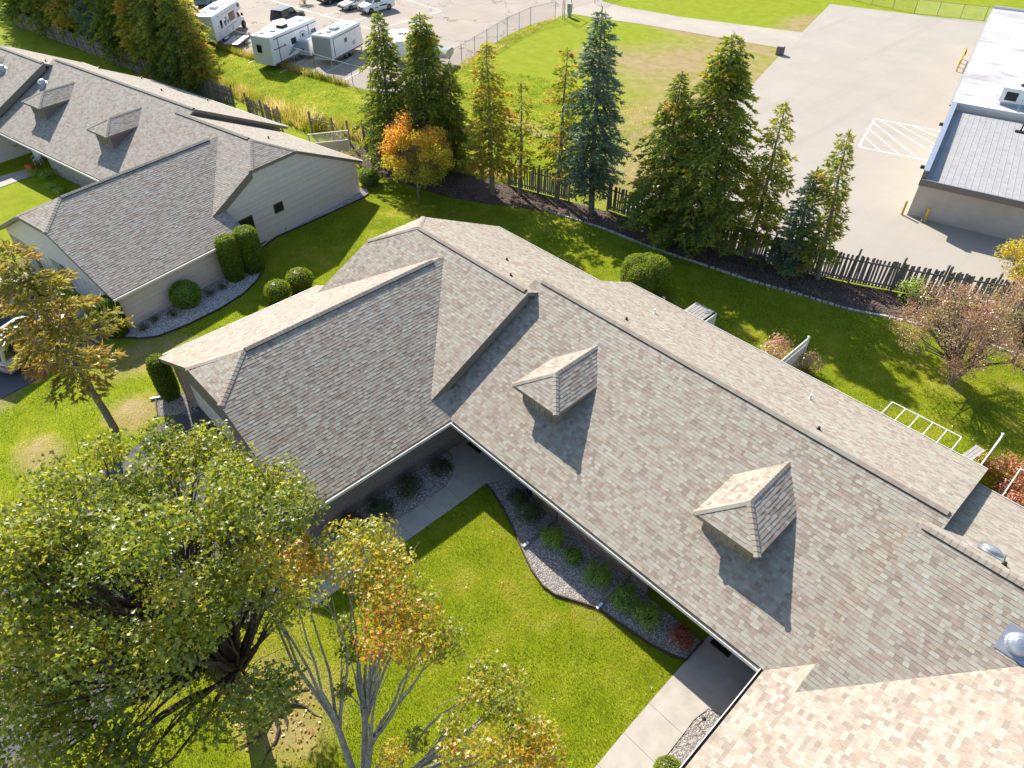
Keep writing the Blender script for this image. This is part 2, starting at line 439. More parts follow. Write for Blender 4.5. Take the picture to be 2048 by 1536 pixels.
YARD = [(-26.66, 85.4), (-20.19, 62.2), (-16.98, 51.3), (-10.6, 28.4), (-9.6, 23.4), (-5.8, 23.75), (-.5, 24.7), (2.0, 25.2), (5.8, 26.8), (9.7, 28.7), (14, 31.5), (45, 44), (45, 110), (-10.3, 91.2), (-17.4, 88.3)]
sheet('yard', YARD, .012, M['yard'])
LOT = [(-39.2, 25.0), (-39.4, 31.0), (-41.2, 35.6), (-43.5, 41.1), (-45.3, 45.8), (-46.6, 50.8), (-46.5, 54.8), (-47.0, 59.5), (-48.0, 66), (-62, 140), (-240, 140), (-240, 10), (-110, 12), (-70, 19.2), (-64.2, 20.2), (-56.2, 21.2), (-50, 22.2), (-43.8, 23.6)]
sheet('parking_lot', LOT, .012, M['lot'])
sheet('lane', [(-48, 57.5), (-42.2, 59.0), (-38.1, 60.5), (-32.9, 61.8), (-20.2, 64.6), (-22.5, 71.5), (-36.3, 66.6), (-44.3, 65.0), (-48, 65.2)], .018, M['lane'])
MULCH = [(-33.1, 15.2), (-29, 14.6), (-25.6, 14.9), (-22.6, 15.6), (-19.6, 16.3), (-16.6, 17.6), (-13.0, 19.6), (-9.2, 20.5), (-5.3, 20.95), (-1.2, 21.8), (1.3, 22.3), (4.2, 23.1), (6.9, 23.85), (9.35, 24.95), (13.2, 26.1), (15.3, 26.5), (24, 29.5), (24, 34), (14, 30.6), (9.7, 28.3), (5.7, 26.4), (-.5, 24.3), (-5.8, 23.35), (-10.3, 22.6), (-18, 20.3), (-24, 18.6), (-31, 16.8), (-36, 16.2)]
sheet('mulch_bed', MULCH, .02, M['mulch'], drape=True)
# front beds and walks of the near house
BED_A = [(2.18, -.02), (2.6, -.05), (3.6, -.35), (4.6, -.72), (5.68, -1.22), (6.6, -1.6), (7.4, -1.78), (7.97, -1.72), (8.7, -1.35), (9.46, -.97), (10.4, -.85), (11.7, -.68), (12.4, -.48), (12.93, -.24), (12.93, .8), (10.35, .8), (10.35, 1.6), (12.93, 1.6), (12.93, 2.0), (2.7, 2.0), (2.7, 1.1)]
sheet('gravel_bed', BED_A, .02, M['gravel_bed'])
BED_B = [(-.54, 0), (-.54, -7.4), (1.03, -7.4), (1.03, -1.4), (.72, -.75), (-.0, -.1)]
sheet('gravel_bed', BED_B, .02, M['gravel_bed'])
BED_C = [(14.47, -1.05), (14.35, -1.7), (14.42, -3.0), (14.42, -7.4), (15.9, -7.4), (15.9, -1.0), (15.0, -.85)]
sheet('gravel_bed', BED_C, .02, M['gravel_bed'])
BED_D = [(-13.45, -7.05), (-13.55, -7.7), (-13.2, -8.15), (-12.6, -8.4), (-11.9, -8.62), (-10.9, -7.4), (-10.9, -7.05)]
sheet('gravel_bed', BED_D, .02, M['gravel_bed'], drape=True)
BED_E = [(-20.2, -8.0), (-19.6, -7.3), (-18.9, -6.7), (-18.45, -5.9), (-18.35, -4.2), (-18.55, -2.2), (-19.0, -.5), (-19.8, .85), (-20.7, 1.75), (-21.7, 2.25), (-22.9, 2.75), (-23.6, 4.2), (-23.75, 6.1), (-24.0, 9), (-24.25, 11.4), (-24.5, 12.3), (-25.1, 12.7), (-26.0, 12.5), (-26.3, 11.5), (-22.6, .5), (-20.9, -7.5)]
sheet('gravel_bed', BED_E, .03, M['gravel_bed'], drape=True)
def slabs(name, polys):
    root = empty(name); root['kind'] = 'structure'
    for p in polys:
        b = MB(); b.prism(p, -.05, .045); b.build('slab', M['concrete'], root)
    return root
g_ = .012
slabs('footpath', [[(-.5, 2.0), (-.5, .1), (-.05, -.05), (.75, -.72), (1.05, -1.35), (2.15, -1.35), (2.12, -.05), (2.7, 1.1), (2.7, 2.0)],
    [(1.05, -1.35 - g_), (1.06, -2.65), (2.15, -2.65), (2.15, -1.35 - g_)], [(1.06, -2.65 - g_), (1.06, -4.0), (2.14, -4.0), (2.15, -2.65 - g_)],
    [(1.06, -4.0 - g_), (1.05, -5.3), (2.13, -5.3), (2.14, -4.0 - g_)], [(1.05, -5.3 - g_), (1.05, -6.6), (2.13, -6.6), (2.13, -5.3 - g_)], [(1.05, -6.6 - g_), (-1.5, -7.6), (-1.5, -8.8), (2.13, -8.8), (2.13, -6.6 - g_)]])
slabs('footpath', [[(12.95, 2.0), (12.95, -1.0), (12.97, -2.35), (14.36, -2.35), (14.33, -1.7), (14.45, -1.05), (14.95, -.85), (15.7, -.85), (15.7, 2.0)],
    [(12.97, -2.35 - g_), (13.0, -3.7), (14.4, -3.7), (14.36, -2.35 - g_)], [(13.0, -3.7 - g_), (13.05, -5.05), (14.4, -5.05), (14.4, -3.7 - g_)], [(13.05, -5.05 - g_), (13.1, -6.4), (14.4, -6.4), (14.4, -5.05 - g_)], [(13.1, -6.4 - g_), (13.1, -9), (14.4, -9), (14.4, -6.4 - g_)]])
DRIVE1 = [(-11.3, -6.7), (-11.35, -8.6), (-10.2, -11.2), (-9.8, -16), (-9.8, -40), (1.0, -40), (1.0, -8.8), (-1.5, -8.8), (-1.5, -6.7)]
sheet('driveway', DRIVE1, .026, M['asphalt'])
DRIVE2 = [(-20.95, -7.55), (-20.35, -8.1), (-19.4, -9.6), (-19.2, -12), (-18.6, -16), (-18.2, -40), (-33, -40), (-30, -16), (-28.6, -9.9), (-28.4, -9.2)]
sheet('driveway', DRIVE2, .034, M['asphalt'], drape=True)
sheet('footpath', [(-46.6, -10), (-46.4, -4.6), (-44.9, -4.3), (-43.9, -9.5)], .034, M['concrete'], drape=True)

# ------------------------------------------------------------------ courses of small pieces on a sloping or upright plane
WID = [.11, .145, .18, .22, .27]
TH = [.008, .014]
def tile_faces(): return [(0, 1, 2, 3), (4, 5, 1, 0), (4, 0, 3), (5, 2, 1)]

class Courses:
    """wedge-shaped pieces laid in courses on a polygon of a plane; frame = origin, along, up, normal"""
    def __init__(s, poly3, ex, wids, ths, gap=.003, top=.002, seed=0, jitter=0.0, bond=None, up_hint=None):
        P = [Vector(p) for p in poly3]
        n = Vector((0, 0, 0))
        for i in range(len(P)): n += P[i].cross(P[(i + 1) % len(P)])
        n.normalize()
        if up_hint is None and n.z < 0: n = -n
        if up_hint is not None and n.dot(Vector(up_hint)) < 0: n = -n
        e = Vector((0, 0, 1)).cross(n)
        e = -e if False else e
        e.normalize(); w = n.cross(e)
        s.e, s.w, s.n = e, w, n
        w0 = min(p.dot(w) for p in P)
        s.O = P[0] - w * (P[0].dot(w) - w0) - e * P[0].dot(e)
        poly = [((p - s.O).dot(e), (p - s.O).dot(w)) for p in P]
        A = sum(poly[i][0] * poly[(i + 1) % len(poly)][1] - poly[(i + 1) % len(poly)][0] * poly[i][1] for i in range(len(poly)))
        if A < 0: poly = poly[::-1]
        s.ex, s.gap, s.top = ex, gap, top
        rng = np.random.default_rng(seed)
        umin, umax = min(p[0] for p in poly), max(p[0] for p in poly); H = max(p[1] for p in poly)
        full, part = [], []
        for r in range(int(math.ceil(H / ex))):
            if len(wids) == 1:
                k = int((umax - umin) / wids[0]) + 3
                ws = np.full(k, wids[0]); off = (r % 2) * wids[0] * .5 if bond else rng.random() * wids[0]
                idx = np.zeros(k, int)
            else:
                k = int((umax - umin) / .15) + 8
                idx = rng.integers(0, len(wids), k); ws = np.array(wids)[idx]; off = rng.random() * .3
            u = umin - off + np.concatenate([[0], np.cumsum(ws)[:-1]])
            sel = u < umax; u, ws, idx = u[sel], ws[sel], idx[sel]
            a, b = r * ex, (r + 1) * ex
            c0 = inside(poly, u, np.full_like(u, a + 1e-4)) & inside(poly, u + ws, np.full_like(u, a + 1e-4)) & inside(poly, u, np.full_like(u, b - 1e-4)) & inside(poly, u + ws, np.full_like(u, b - 1e-4))
            th = rng.integers(0, len(ths), len(u)); ti = np.clip(rng.random(len(u)), 0, 1)
            for q in range(len(u)):
                if c0[q]: full.append((u[q], a, idx[q], th[q], ti[q]))
                else:
                    pc = clip_rect(poly, u[q] + gap / 2, u[q] + ws[q] - gap / 2, a, b)
                    if pc: part.append((pc, a, ths[th[q]], ti[q]))
        s.full = np.array(full) if full else np.zeros((0, 5)); s.part = part; s.wids, s.ths = wids, ths
    def W(s, u, w, h): return s.O + s.e * u + s.w * w + s.n * h
    def centers(s):
        if len(s.full) == 0: return np.zeros((0, 3))
        u = s.full[:, 0] + np.array(s.wids)[s.full[:, 2].astype(int)] / 2; w = s.full[:, 1] + s.ex / 2
        return np.array(s.O)[None] + u[:, None] * np.array(s.e)[None] + w[:, None] * np.array(s.w)[None]
    def into(s, keep, acc):
        """adds the kept full pieces and all cut pieces to acc = [V list, quads, tris, ngons, tints]"""
        F = s.full[keep]
        e, w, n, O = (np.array(x) for x in (s.e, s.w, s.n, s.O))
        if len(F):
            wd = np.array(s.wids)[F[:, 2].astype(int)]; th = np.array(s.ths)[F[:, 3].astype(int)]
            u0 = F[:, 0] + s.gap / 2; u1 = F[:, 0] + wd - s.gap / 2; a = F[:, 1]; b = a + s.ex
            z = np.full_like(u0, s.top); zz = np.full_like(u0, -.002)
            C = np.stack([np.stack(c, -1) for c in ((u0, a, th), (u1, a, th), (u1, b, z), (u0, b, z), (u0, a, zz), (u1, a, zz))], 1)
            V = O + C[..., 0:1] * e + C[..., 1:2] * w + C[..., 2:3] * n
            acc.full.append((V.reshape(-1, 3), F[:, 4]))
        for pc, a, th, ti in s.part:
            vs = []; k = len(pc)
            for u, ww in pc: vs.append(s.W(u, ww, th + (s.top - th) * (ww - a) / s.ex))
            for u, ww in pc: vs.append(s.W(u, ww, -.002))
            acc.mb.add(vs, [tuple(range(k))] + [(k + i, k + (i + 1) % k, (i + 1) % k, i) for i in range(k)], 0, ti)

class Acc:
    def __init__(s): s.full = []; s.mb = MB()
    def build(s, name, mat, parent, kind='stuff'):
        V = []; Q = []; T = []; tq = []; tt = []; b = 0
        for v, t in s.full:
            n = len(v) // 6; o = b + np.arange(n)[:, None] * 6
            Q += [o + np.array([[0, 1, 2, 3]]), o + np.array([[4, 5, 1, 0]])]; tq += [t, t]
            T += [o + np.array([[4, 0, 3]]), o + np.array([[5, 2, 1]])]; tt += [t, t]
            V.append(v); b += len(v)
        Fs = []; tint = []
        if V: Fs = Q + T; tint = tq + tt
        by = {}
        if s.mb.v:
            V.append(np.array(s.mb.v)); 
            for f, t in zip(s.mb.f, s.mb.t): by.setdefault(len(f), ([], [])); by[len(f)][0].append([i + b for i in f]); by[len(f)][1].append(t)
            for k, (f, t) in by.items(): Fs.append(np.array(f)); tint.append(np.array(t))
        if not V: return None
        o = link_mesh(name, np_mesh(name, np.concatenate(V), Fs, mat, np.concatenate(tint)), parent)
        if kind: o['kind'] = kind
        return o

_piece = {}
def piece_mesh(kind, wi, ti, th, tint, ex, wids, ths, gap, top, mat):
    k = (kind, wi, th, int(tint * 7.99))
    if k not in _piece:
        w = wids[wi]; t = ths[th]
        b = MB(); b.add([(gap / 2, 0, t), (w - gap / 2, 0, t), (w - gap / 2, ex, top), (gap / 2, ex, top), (gap / 2, 0, -.002), (w - gap / 2, 0, -.002)], tile_faces(), 0, (k[3] + .5) / 8)
        _piece[k] = b.mesh(kind, mat)
    return _piece[k]

def rot_frame(O, e, w, n):
    return Matrix(((e[0], w[0], n[0], O[0]), (e[1], w[1], n[1], O[1]), (e[2], w[2], n[2], O[2]), (0, 0, 0, 1)))

def singles(cs, parent, kind, mat, want, world_m, score_pick):
    """makes the picked full pieces of several Courses into objects of their own; returns a keep mask per Courses"""
    cand = []
    for ci, c in enumerate(cs):
        P = c.centers()
        if len(P) == 0: continue
        Mw = np.array(world_m); Pw = P @ Mw[:3, :3].T + Mw[:3, 3]
        x, y, d = to_px(Pw)
        ok = (x > 8) & (x < 2040) & (y > 8) & (y < 1528) & (d > 0)
        nw = Mw[:3, :3] @ np.array(c.n); vd = np.array(cam.location)[None] - Pw
        ca = np.abs((vd * nw).sum(1)) / np.linalg.norm(vd, axis=1)
        area = np.array(c.wids)[c.full[:, 2].astype(int)] * c.ex * ca / d ** 2
        ok &= score_pick(x, y)
        for i in np.nonzero(ok)[0]: cand.append((-area[i], ci, i))
    cand.sort(); masks = [np.ones(len(c.full), bool) for c in cs]
    for _, ci, i in cand[:want]:
        c = cs[ci]; u, a, wi, th, ti = c.full[i]
        o = link_mesh(kind, piece_mesh(kind, int(wi), 0, int(th), ti, c.ex, c.wids, c.ths, c.gap, c.top, mat), parent)
        o.matrix_local = rot_frame(c.W(u, a, 0), c.e, c.w, c.n)
        masks[ci][i] = False
    return masks

_caps = {}
def cap_line(p0, p1, n1, n2, parent, mat, budget, acc, pitch=.2, half=.15, lift=.05, vent=None, ventmat=None):
    """overlapping bent cap pieces from p0 to p1; n1, n2 are the two slopes' normals"""
    p0, p1 = Vector(p0), Vector(p1); d = (p1 - p0); L = d.length; d.normalize()
    a = Vector(n1).cross(d).normalized(); b = Vector(n2).cross(d).normalized()
    if a.z > 0: a = -a
    if b.z > 0: b = -b
    up = (Vector(n1) + Vector(n2)).normalized()
    n = max(1, int(L / pitch)); pt = L / n
    if vent:
        v = MB(); vs = []
        for q in (p0, p1): vs += [q + a * (half - .012) + up * .0, q + up * .004 + up * lift, q + b * (half - .012), q + a * (half - .012) + up * lift * .85, q + up * lift, q + b * (half - .012) + up * lift * .85]
        v.add(vs, [(0, 3, 9, 6), (2, 8, 11, 5), (3, 4, 10, 9), (4, 5, 11, 10), (0, 2, 5, 4, 3), (6, 9, 10, 11, 8)], 0)
        v.build('ridge_vent', ventmat, parent)
    k3 = tuple(round(x, 3) for x in (*a, *b, *d)) + (round(pt, 3),)
    for i in range(n):
        ti = random.random()
        base = p0 + d * (pt * i)
        t1, t2 = lift + .020, lift + .006
        loc = [a * half + up * t1 * .85, up * t1, b * half + up * t1 * .85, a * half + up * t2 * .85 + d * (pt + .02), up * t2 + d * (pt + .02), b * half + up * t2 * .85 + d * (pt + .02), a * half + up * (lift - .02), b * half + up * (lift - .02), up * (lift - .012)]
        fs = [(0, 1, 4, 3), (1, 2, 5, 4), (6, 8, 1, 0), (8, 7, 2, 1), (6, 0, 3), (7, 5, 2)]
        if budget[0] > 0 and i >= 0:
            key = (k3, int(ti * 5))
            if key not in _caps:
                m = MB(); m.add(loc, fs, 0, .25 + .09 * int(ti * 5)); _caps[key] = m.mesh('ridge_cap', mat)
            o = link_mesh('ridge_cap', _caps[key], parent); o.location = base; budget[0] -= 1
        else: acc.mb.add([base + q for q in loc], fs, 0, .25 + .45 * ti)

# ------------------------------------------------------------------ the four-unit brick house, used twice
ZE, S_ = 2.437, .4908
ZR = ZE + S_ * 6.794
MX = 15.244
def mirror(poly): return [(MX - p[0],) + tuple(p[1:]) for p in poly][::-1]

def plane_z(pl):
    a, b, c = pl
    return lambda x, y: a * x + b * y + c
DL = 2 * S_ * 0.0 + .623
PL = {  # plane: z = a x + b y + c
    'mf': (0, S_, ZE), 'mr': (0, -S_, ZR + S_ * 6.794), 'lf': (0, S_, ZE + DL), 'lr': (0, -S_, 5.83 + S_ * 5.65),
    'gr': (-S_, 0, ZE), 'gl': (S_, 0, ZE + S_ * 12.8), 'gj': (0, .40, 4.82 + .40 * 7.45), 'lj': (.44, 0, 4.95 + .44 * 11.1)}
def mpl(p): return (-p[0], p[1], p[2] + p[0] * MX)
YLB = 12.88
ROOFS = [  # name, plan polygon, plane, deck thickness
    ('mf', [(0, 0), (MX, 0), (16.956, 1.712), (16.956, 6.794), (-1.712, 6.794), (-1.712, 1.712)], PL['mf'], .19),
    ('mr', [(-1.712, 6.794), (16.956, 6.794), (16.956, 14.018), (-1.712, 14.018)], PL['mr'], .22)]
for mir in (False, True):
    f = (lambda p: mirror(p)) if mir else (lambda p: p)
    g = mpl if mir else (lambda p: p)
    ROOFS += [('lf', f([(-11.1, .41), (-6.4, 5.11), (-1.05, -.24), (-1.05, 5.65), (-9.1, 5.65), (-11.1, 3.83)]), g(PL['lf']), .5),
              ('lr', f([(-9.1, 5.65), (-1.05, 5.65), (-1.05, YLB), (-11.1, YLB), (-11.1, 7.47)]), g(PL['lr']), .2),
              ('lj', f([(-11.1, 3.83), (-9.1, 5.65), (-11.1, 7.47)]), g(PL['lj']), .2),
              ('gr', f([(0, -7.45), (0, 0), (-1.05, 1.05), (-1.05, -.24), (-6.4, 5.11), (-6.4, -5.476), (-4.86, -7.45)]), g(PL['gr']), .22),
              ('gl', f([(-12.8, -7.45), (-7.94, -7.45), (-6.4, -5.476), (-6.4, 5.11), (-11.1, .41), (-11.1, 1.4), (-12.8, 1.4)]), g(PL['gl']), .22),
              ('gj', f([(-7.94, -7.45), (-4.86, -7.45), (-6.4, -5.476)]), g(PL['gj']), .22)]

def nrm(pl): return Vector((-pl[0], -pl[1], 1)).normalized()

def gutter(name, a, b, out, parent, z, mat, inner):
    """open trough along a-b; out = outward unit vector"""
    a, b, o = Vector((*a, z)), Vector((*b, z)), Vector((*out, 0)); m = MB(); h = .12; w = .125; t = .012
    for (o0, o1, z0, z1, mi) in ((.004, .004 + t, -h, -.03, 0), (w - t, w, -h * .9, 0.012, 0), (.02, w - t - .004, -h + .02, -h + .035, 1), (.004, w, -h - .012, -h, 0), (w - .03, w, .012, .02, 0)):
        vs = []
        for p in (a, b):
            for oo, zz in ((o0, z0), (o1, z0), (o1, z1), (o0, z1)): vs.append(p + o * oo + Vector((0, 0, zz)))
        m.add(vs, [(0, 1, 5, 4), (1, 2, 6, 5), (2, 3, 7, 6), (3, 0, 4, 7), (3, 2, 1, 0), (4, 5, 6, 7)], mi)
    return m.build(name, [mat, inner], parent)

def panel(name, p0, p1, prof, mat, parent, t=.15, core=None):
    """upright wall slab from p0 to p1 (plan), prof = [(s along, z)...]; its outer face is on the right of p0->p1"""
    p0, p1 = Vector((*p0, 0)), Vector((*p1, 0)); d = (p1 - p0).normalized(); o = Vector((d.y, -d.x, 0))
    b = MB(); n = len(prof)
    F = [p0 + d * s + Vector((0, 0, z)) for s, z in prof]; B = [q - o * t for q in F]
    b.add(F + B, [tuple(range(n)), tuple(reversed(range(n, 2 * n)))] + [(i, n + i, n + (i + 1) % n, (i + 1) % n) for i in range(n)])
    return b.build(name, mat, parent), F, o

def clad(wall, F, o, mat, name='siding_board', ex=.125, th=.016):
    c = Courses([q + o * .002 for q in F], ex, [60.0], [th], 0, .003, up_hint=o)
    for q, a, t, ti in c.part:
        a2 = Acc(); c2 = c; k = len(q); b = MB()
        vs = [c.W(u, w, t + (.003 - t) * (w - a) / ex) for u, w in q] + [c.W(u, w, -.001) for u, w in q]
        b.add(vs, [tuple(range(k))] + [(k + i, k + (i + 1) % k, (i + 1) % k, i) for i in range(k)], 0, random.random())
        b.build(name, mat, wall)

def bricks(wall, F, o, mat, n_single, wm, pick, name='brick'):
    c = Courses([q + o * .0 for q in F], .075, [.215], [.012], .011, .012, seed=5, bond=True, up_hint=o)
    masks = [np.ones(len(c.full), bool)]
    acc = Acc()
    if n_single: masks = singles([c], wall, name, mat, n_single, wm, pick)
    c.ex = .066; c.into(masks[0], acc); acc.build('brick_courses', mat, wall)

def vent_pipe(name, p, up, parent, mat, h=.28, r=.04):
    b = MB(); p = Vector(p)
    b.tube([p - Vector((0, 0, .1)), p + Vector((0, 0, h))], r, 8); b.tube([p + Vector((0, 0, -.08)), p + Vector((0, 0, .04))], [r * 2.6, r * 1.5], 8, 0)
    return b.build(name, mat, parent)

def dome_vent(name, p, n, parent, mat, r=.28, h=.22):
    q = Vector(n).to_track_quat('Z', 'Y').to_matrix().to_4x4(); q.translation = Vector(p)
    b = MB(); b.box((0, 0, 0), (r * 2.9, r * 2.9, .012), mat=q @ Matrix.Translation((0, 0, .026)))
    b.lathe((0, 0, 0), [(r * 1.12, .03), (r * 1.1, .07), (r, .085), (r, h * .55), (r * 1.06, h * .58), (r * 1.06, h * .66), (r * .93, h * .85), (r * .7, h * 1.02), (r * .36, h * 1.12), (.01, h * 1.15)], 20, mat=q)
    return b.build(name, mat, parent, smooth=False)

def house(name, label, loc, rz, near):
    root = empty(name, loc, rz, label, 'house')
    wm = Matrix.LocRotScale(Vector(loc), Matrix.Rotation(rz, 3, 'Z').to_quaternion(), None)
    fas = M['fascia']; sh = M['shingle'] if near else M['shingle_far']
    # roof deck with its fascia boards
    b = MB()
    for nm, poly, pl, th in ROOFS:
        z = plane_z(pl); n = len(poly)
        b.add([(x, y, z(x, y) - .006) for x, y in poly] + [(x, y, z(x, y) - th) for x, y in poly], [tuple(range(n)), tuple(reversed(range(n, 2 * n)))], 0)
        b.add([(x, y, z(x, y) - .006) for x, y in poly] + [(x, y, z(x, y) - th) for x, y in poly], [(n + i, n + (i + 1) % n, (i + 1) % n, i) for i in range(n)], 1)
    roof = b.build('roof', [M['deck'], fas], root)
    cs = []
    for k, (nm, poly, pl, th) in enumerate(ROOFS):
        z = plane_z(pl)
        cs.append(Courses([(x, y, z(x, y)) for x, y in poly], .143, WID, TH, seed=k + (0 if near else 50)))
    masks = [np.ones(len(c.full), bool) for c in cs]
    if near:   # the 300 shingles that show largest lie on the wing in the near corner and beside it
        masks = singles(cs, roof, 'shingle', sh, 300, wm, lambda x, y: (y > 1120) & (x > 1500) & ((y - 1342) < (x - 1524) * 3 + 400) & (y > 1345 - (x - 1524) * 1.25))
    acc = Acc()
    for c, mk in zip(cs, masks): c.into(mk, acc)
    acc.build('shingle_courses', sh, roof)
    # ridges and hips
    budget = [300 if near else 0]; acc = Acc()
    N = {k: nrm(v) for k, v in PL.items()}; N.update({k + '_m': nrm(mpl(v)) for k, v in PL.items()})
    def cap(p0, p1, a, c, vent=False, pitch=.2):
        cap_line(p0, p1, N[a], N[c], roof, sh, budget, acc, pitch, .15, .075 if vent else .02, vent, M['vent_dark'])
    G, L_ = 5.578, 5.83
    cap((-1.3, 6.794, ZR), (16.956 - .15, 6.794, ZR), 'mf', 'mr', True)
    mx = lambda p: (MX - p[0], p[1], p[2])
    for mir in (False, True):
        q = mx if mir else (lambda p: p); s = '_m' if mir else ''
        if not (mir and not near):
            pass
        cap(q((-8.95, 5.65, L_)), q((-1.25, 5.65, L_)), 'lf' + s, 'lr' + s, True)
        cap(q((-6.4, -5.40, G)), q((-6.4, 4.4, G)), 'gr' + s, 'gl' + s, True)
        if mir and near: budget_keep, budget[0] = budget[0], 0
        cap(q((-4.86, -7.45, 4.82)), q((-6.4, -5.476, 5.578)), 'gr' + s, 'gj' + s)
        cap(q((-7.94, -7.45, 4.82)), q((-6.4, -5.476, 5.578)), 'gl' + s, 'gj' + s)
        cap(q((-11.1, 3.83, 4.95)), q((-9.1, 5.65, L_)), 'lf' + s, 'lj' + s)
        cap(q((-11.1, 7.47, 4.95)), q((-9.1, 5.65, L_)), 'lr' + s, 'lj' + s)
        if mir and near: budget[0] = budget_keep
    # dormers: hipped little gables with a false window
    trim = M['fascia_olive'] if near else M['fascia']
    for di, x0 in enumerate((3.10, 12.057)):
        ze, zr, hw = 4.55, 5.2, 1.235; yf, yp = 1.87, 3.1; yb = (zr - ZE) / S_; ye = (ze - ZE) / S_
        d = MB()
        wy, wx = 2.22, .97; zb = ZE + S_ * wy
        d.add([(x0 - wx, wy, zb - .02), (x0 + wx, wy, zb - .02), (x0 + wx, wy, ze - .1), (x0 - wx, wy, ze - .1), (x0 - wx, (ze - .1 - ZE) / S_, ze - .1), (x0 + wx, (ze - .1 - ZE) / S_, ze - .1)], [(0, 1, 2, 3), (1, 5, 2), (0, 3, 4)])
        dorm = d.build('dormer', M['fascia_olive'] if near else M['siding_taupe'], root)
        k = (zr - ze) / hw; kf = (zr - ze) / (yp - yf)
        polys = [([(x0 + hw, yf, ze), (x0 + hw, ye, ze), (x0, yb, zr), (x0, yp, zr)], Vector((k, 0, 1))), ([(x0, yp, zr), (x0, yb, zr), (x0 - hw, ye, ze), (x0 - hw, yf, ze)], Vector((-k, 0, 1))), ([(x0 - hw, yf, ze), (x0 + hw, yf, ze), (x0, yp, zr)], Vector((0, -kf, 1)))]
        t = MB(); acc2 = Acc()
        for poly, nn in polys:
            n = len(poly)
            t.add([(p[0], p[1], p[2] - .006) for p in poly] + [(p[0], p[1], p[2] - .14) for p in poly], [tuple(range(n)), tuple(reversed(range(n, 2 * n)))] + [(n + i, n + (i + 1) % n, (i + 1) % n, i) for i in range(n)])
            c = Courses(poly, .143, WID, TH, seed=di * 3 + n); c.into(np.ones(len(c.full), bool), acc2)
        t.build('dormer_roof', trim, dorm); acc2.build('shingle_courses', sh, dorm)
        nl, nr_, nf = Vector((-k, 0, 1)).normalized(), Vector((k, 0, 1)).normalized(), Vector((0, -kf, 1)).normalized()
        cap_line((x0, yp, zr), (x0, yb, zr), nl, nr_, dorm, sh, budget, acc, .15, .13, .02)
        cap_line((x0 + hw, yf, ze), (x0, yp, zr), nr_, nf, dorm, sh, budget, acc, .17, .13, .02)
        cap_line((x0 - hw, yf, ze), (x0, yp, zr), nl, nf, dorm, sh, budget, acc, .17, .13, .02)
        w_ = MB(); zc = (zb + ze - .1) / 2 - .03; hh = (ze - .1 - zb) * .62
        for xx in (-wx + .05, -wx + .34, -.30, 0, .30, wx - .34, wx - .05): w_.box((x0 + xx, wy - .018, zc), (.05, .03, hh + .12))
        for zz in (zc - hh / 2 - .03, zc + hh / 2 + .03): w_.box((x0, wy - .012, zz), (wx * 2 - .06, .02, .05))
        w_.build('window_frame', M['trim'], dorm)
        for xx in (-.15, .15):
            p = MB(); p.box((x0 + xx, wy - .006, zc), (.24, .008, hh)); p.build('window_pane', M['trim'] if near else M['glass'], dorm)
    acc.build('ridge_cap_courses', sh, roof)
    # gutters
    gm, gi = M['gutter'], M['gutter_in']
    for a, c, o in [((.125, 0), (MX - .125, 0), (0, -1)), ((0, -7.45), (0, -.0), (1, 0)), ((MX, -7.45), (MX, 0), (-1, 0)), ((-12.8, -7.45), (-12.8, 1.4), (-1, 0)), ((MX + 12.8, -7.45), (MX + 12.8, 1.4), (1, 0))]:
        gutter('gutter', a, c, o, root, ZE - .045, gm, gi)
    zl = PL['lr'][1] * YLB + PL['lr'][2]; zm = PL['mr'][1] * 14.018 + PL['mr'][2]
    gutter('gutter', (-1.7, 14.018), (16.95, 14.018), (0, 1), root, zm - .045, gm, gi)
    gutter('gutter', (-11.1, YLB), (-1.75, YLB), (0, 1), root, zl - .045, gm, gi)
    gutter('gutter', (17.0, YLB), (26.34, YLB), (0, 1), root, zl - .045, gm, gi)
    # walls
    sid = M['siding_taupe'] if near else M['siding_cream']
    def gable_prof(L0, zf, z0=-.1):  # zf: roof height at distance along
        return L0
    def side(p0, p1, z1, clad_it=False, z0=-.12, name='wall'):
        Ln = (Vector(p1) - Vector(p0)).length
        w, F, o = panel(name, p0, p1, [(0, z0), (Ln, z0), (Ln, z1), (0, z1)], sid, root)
        if clad_it: clad(w, F, o, sid)
        return w
    hz = ZE - .12 + S_ * .55 - .12
    # garage wings (each: outer side, inner side, front, back) and unit ends
    def wing(q, s):
        fl = (lambda a, c: (c, a)) if s else (lambda a, c: (a, c))
        A = lambda p: (MX - p[0], p[1]) if s else p
        vis_in = near and not s; vis_out = (not near) and s
        p0, p1 = fl(A((-.55, -7.02)), A((-.55, 1.9)))
        side(p0, p1, hz, vis_in)
        p0, p1 = fl(A((-12.25, 1.0)), A((-12.25, -7.02)))
        side(p0, p1, hz, vis_out)
        # front: brick piers, two garage doors, siding gable
        y = -7.05
        X0, X1 = -12.25, -.55
        def zf(x): return min(ZE + S_ * (x + 12.8), ZE - S_ * x, 4.80) - .2
        xs = [X0, -7.94, -4.86, X1]
        top = [(x - X0, zf(x)) for x in reversed(xs)]
        if s: top = [(X1 - X0 - a, c) for a, c in reversed(top)]
        a, c = fl(A((X0, y)), A((X1, y)))
        d0 = 2.15
        w, F, o = panel('wall', a, c, [(0, d0), (X1 - X0, d0)] + top, sid, root)
        clad(w, F, o, sid) if not near else None
        doors = [(-11.2, -6.4), (-5.4, -2.9)]
        br = M['brick'] if near else M['brick_pale']
        for u0, u1 in ((X0, -11.2), (-6.4, -5.4), (-2.9, X1)):
            a, c = fl(A((u0, y)), A((u1, y)))
            w, F, o = panel('brick_pier', a, c, [(0, -.1), (u1 - u0, -.1), (u1 - u0, d0), (0, d0)], M['mortar'], root, .3)
            bricks(w, F, o, br, 0, None, None)
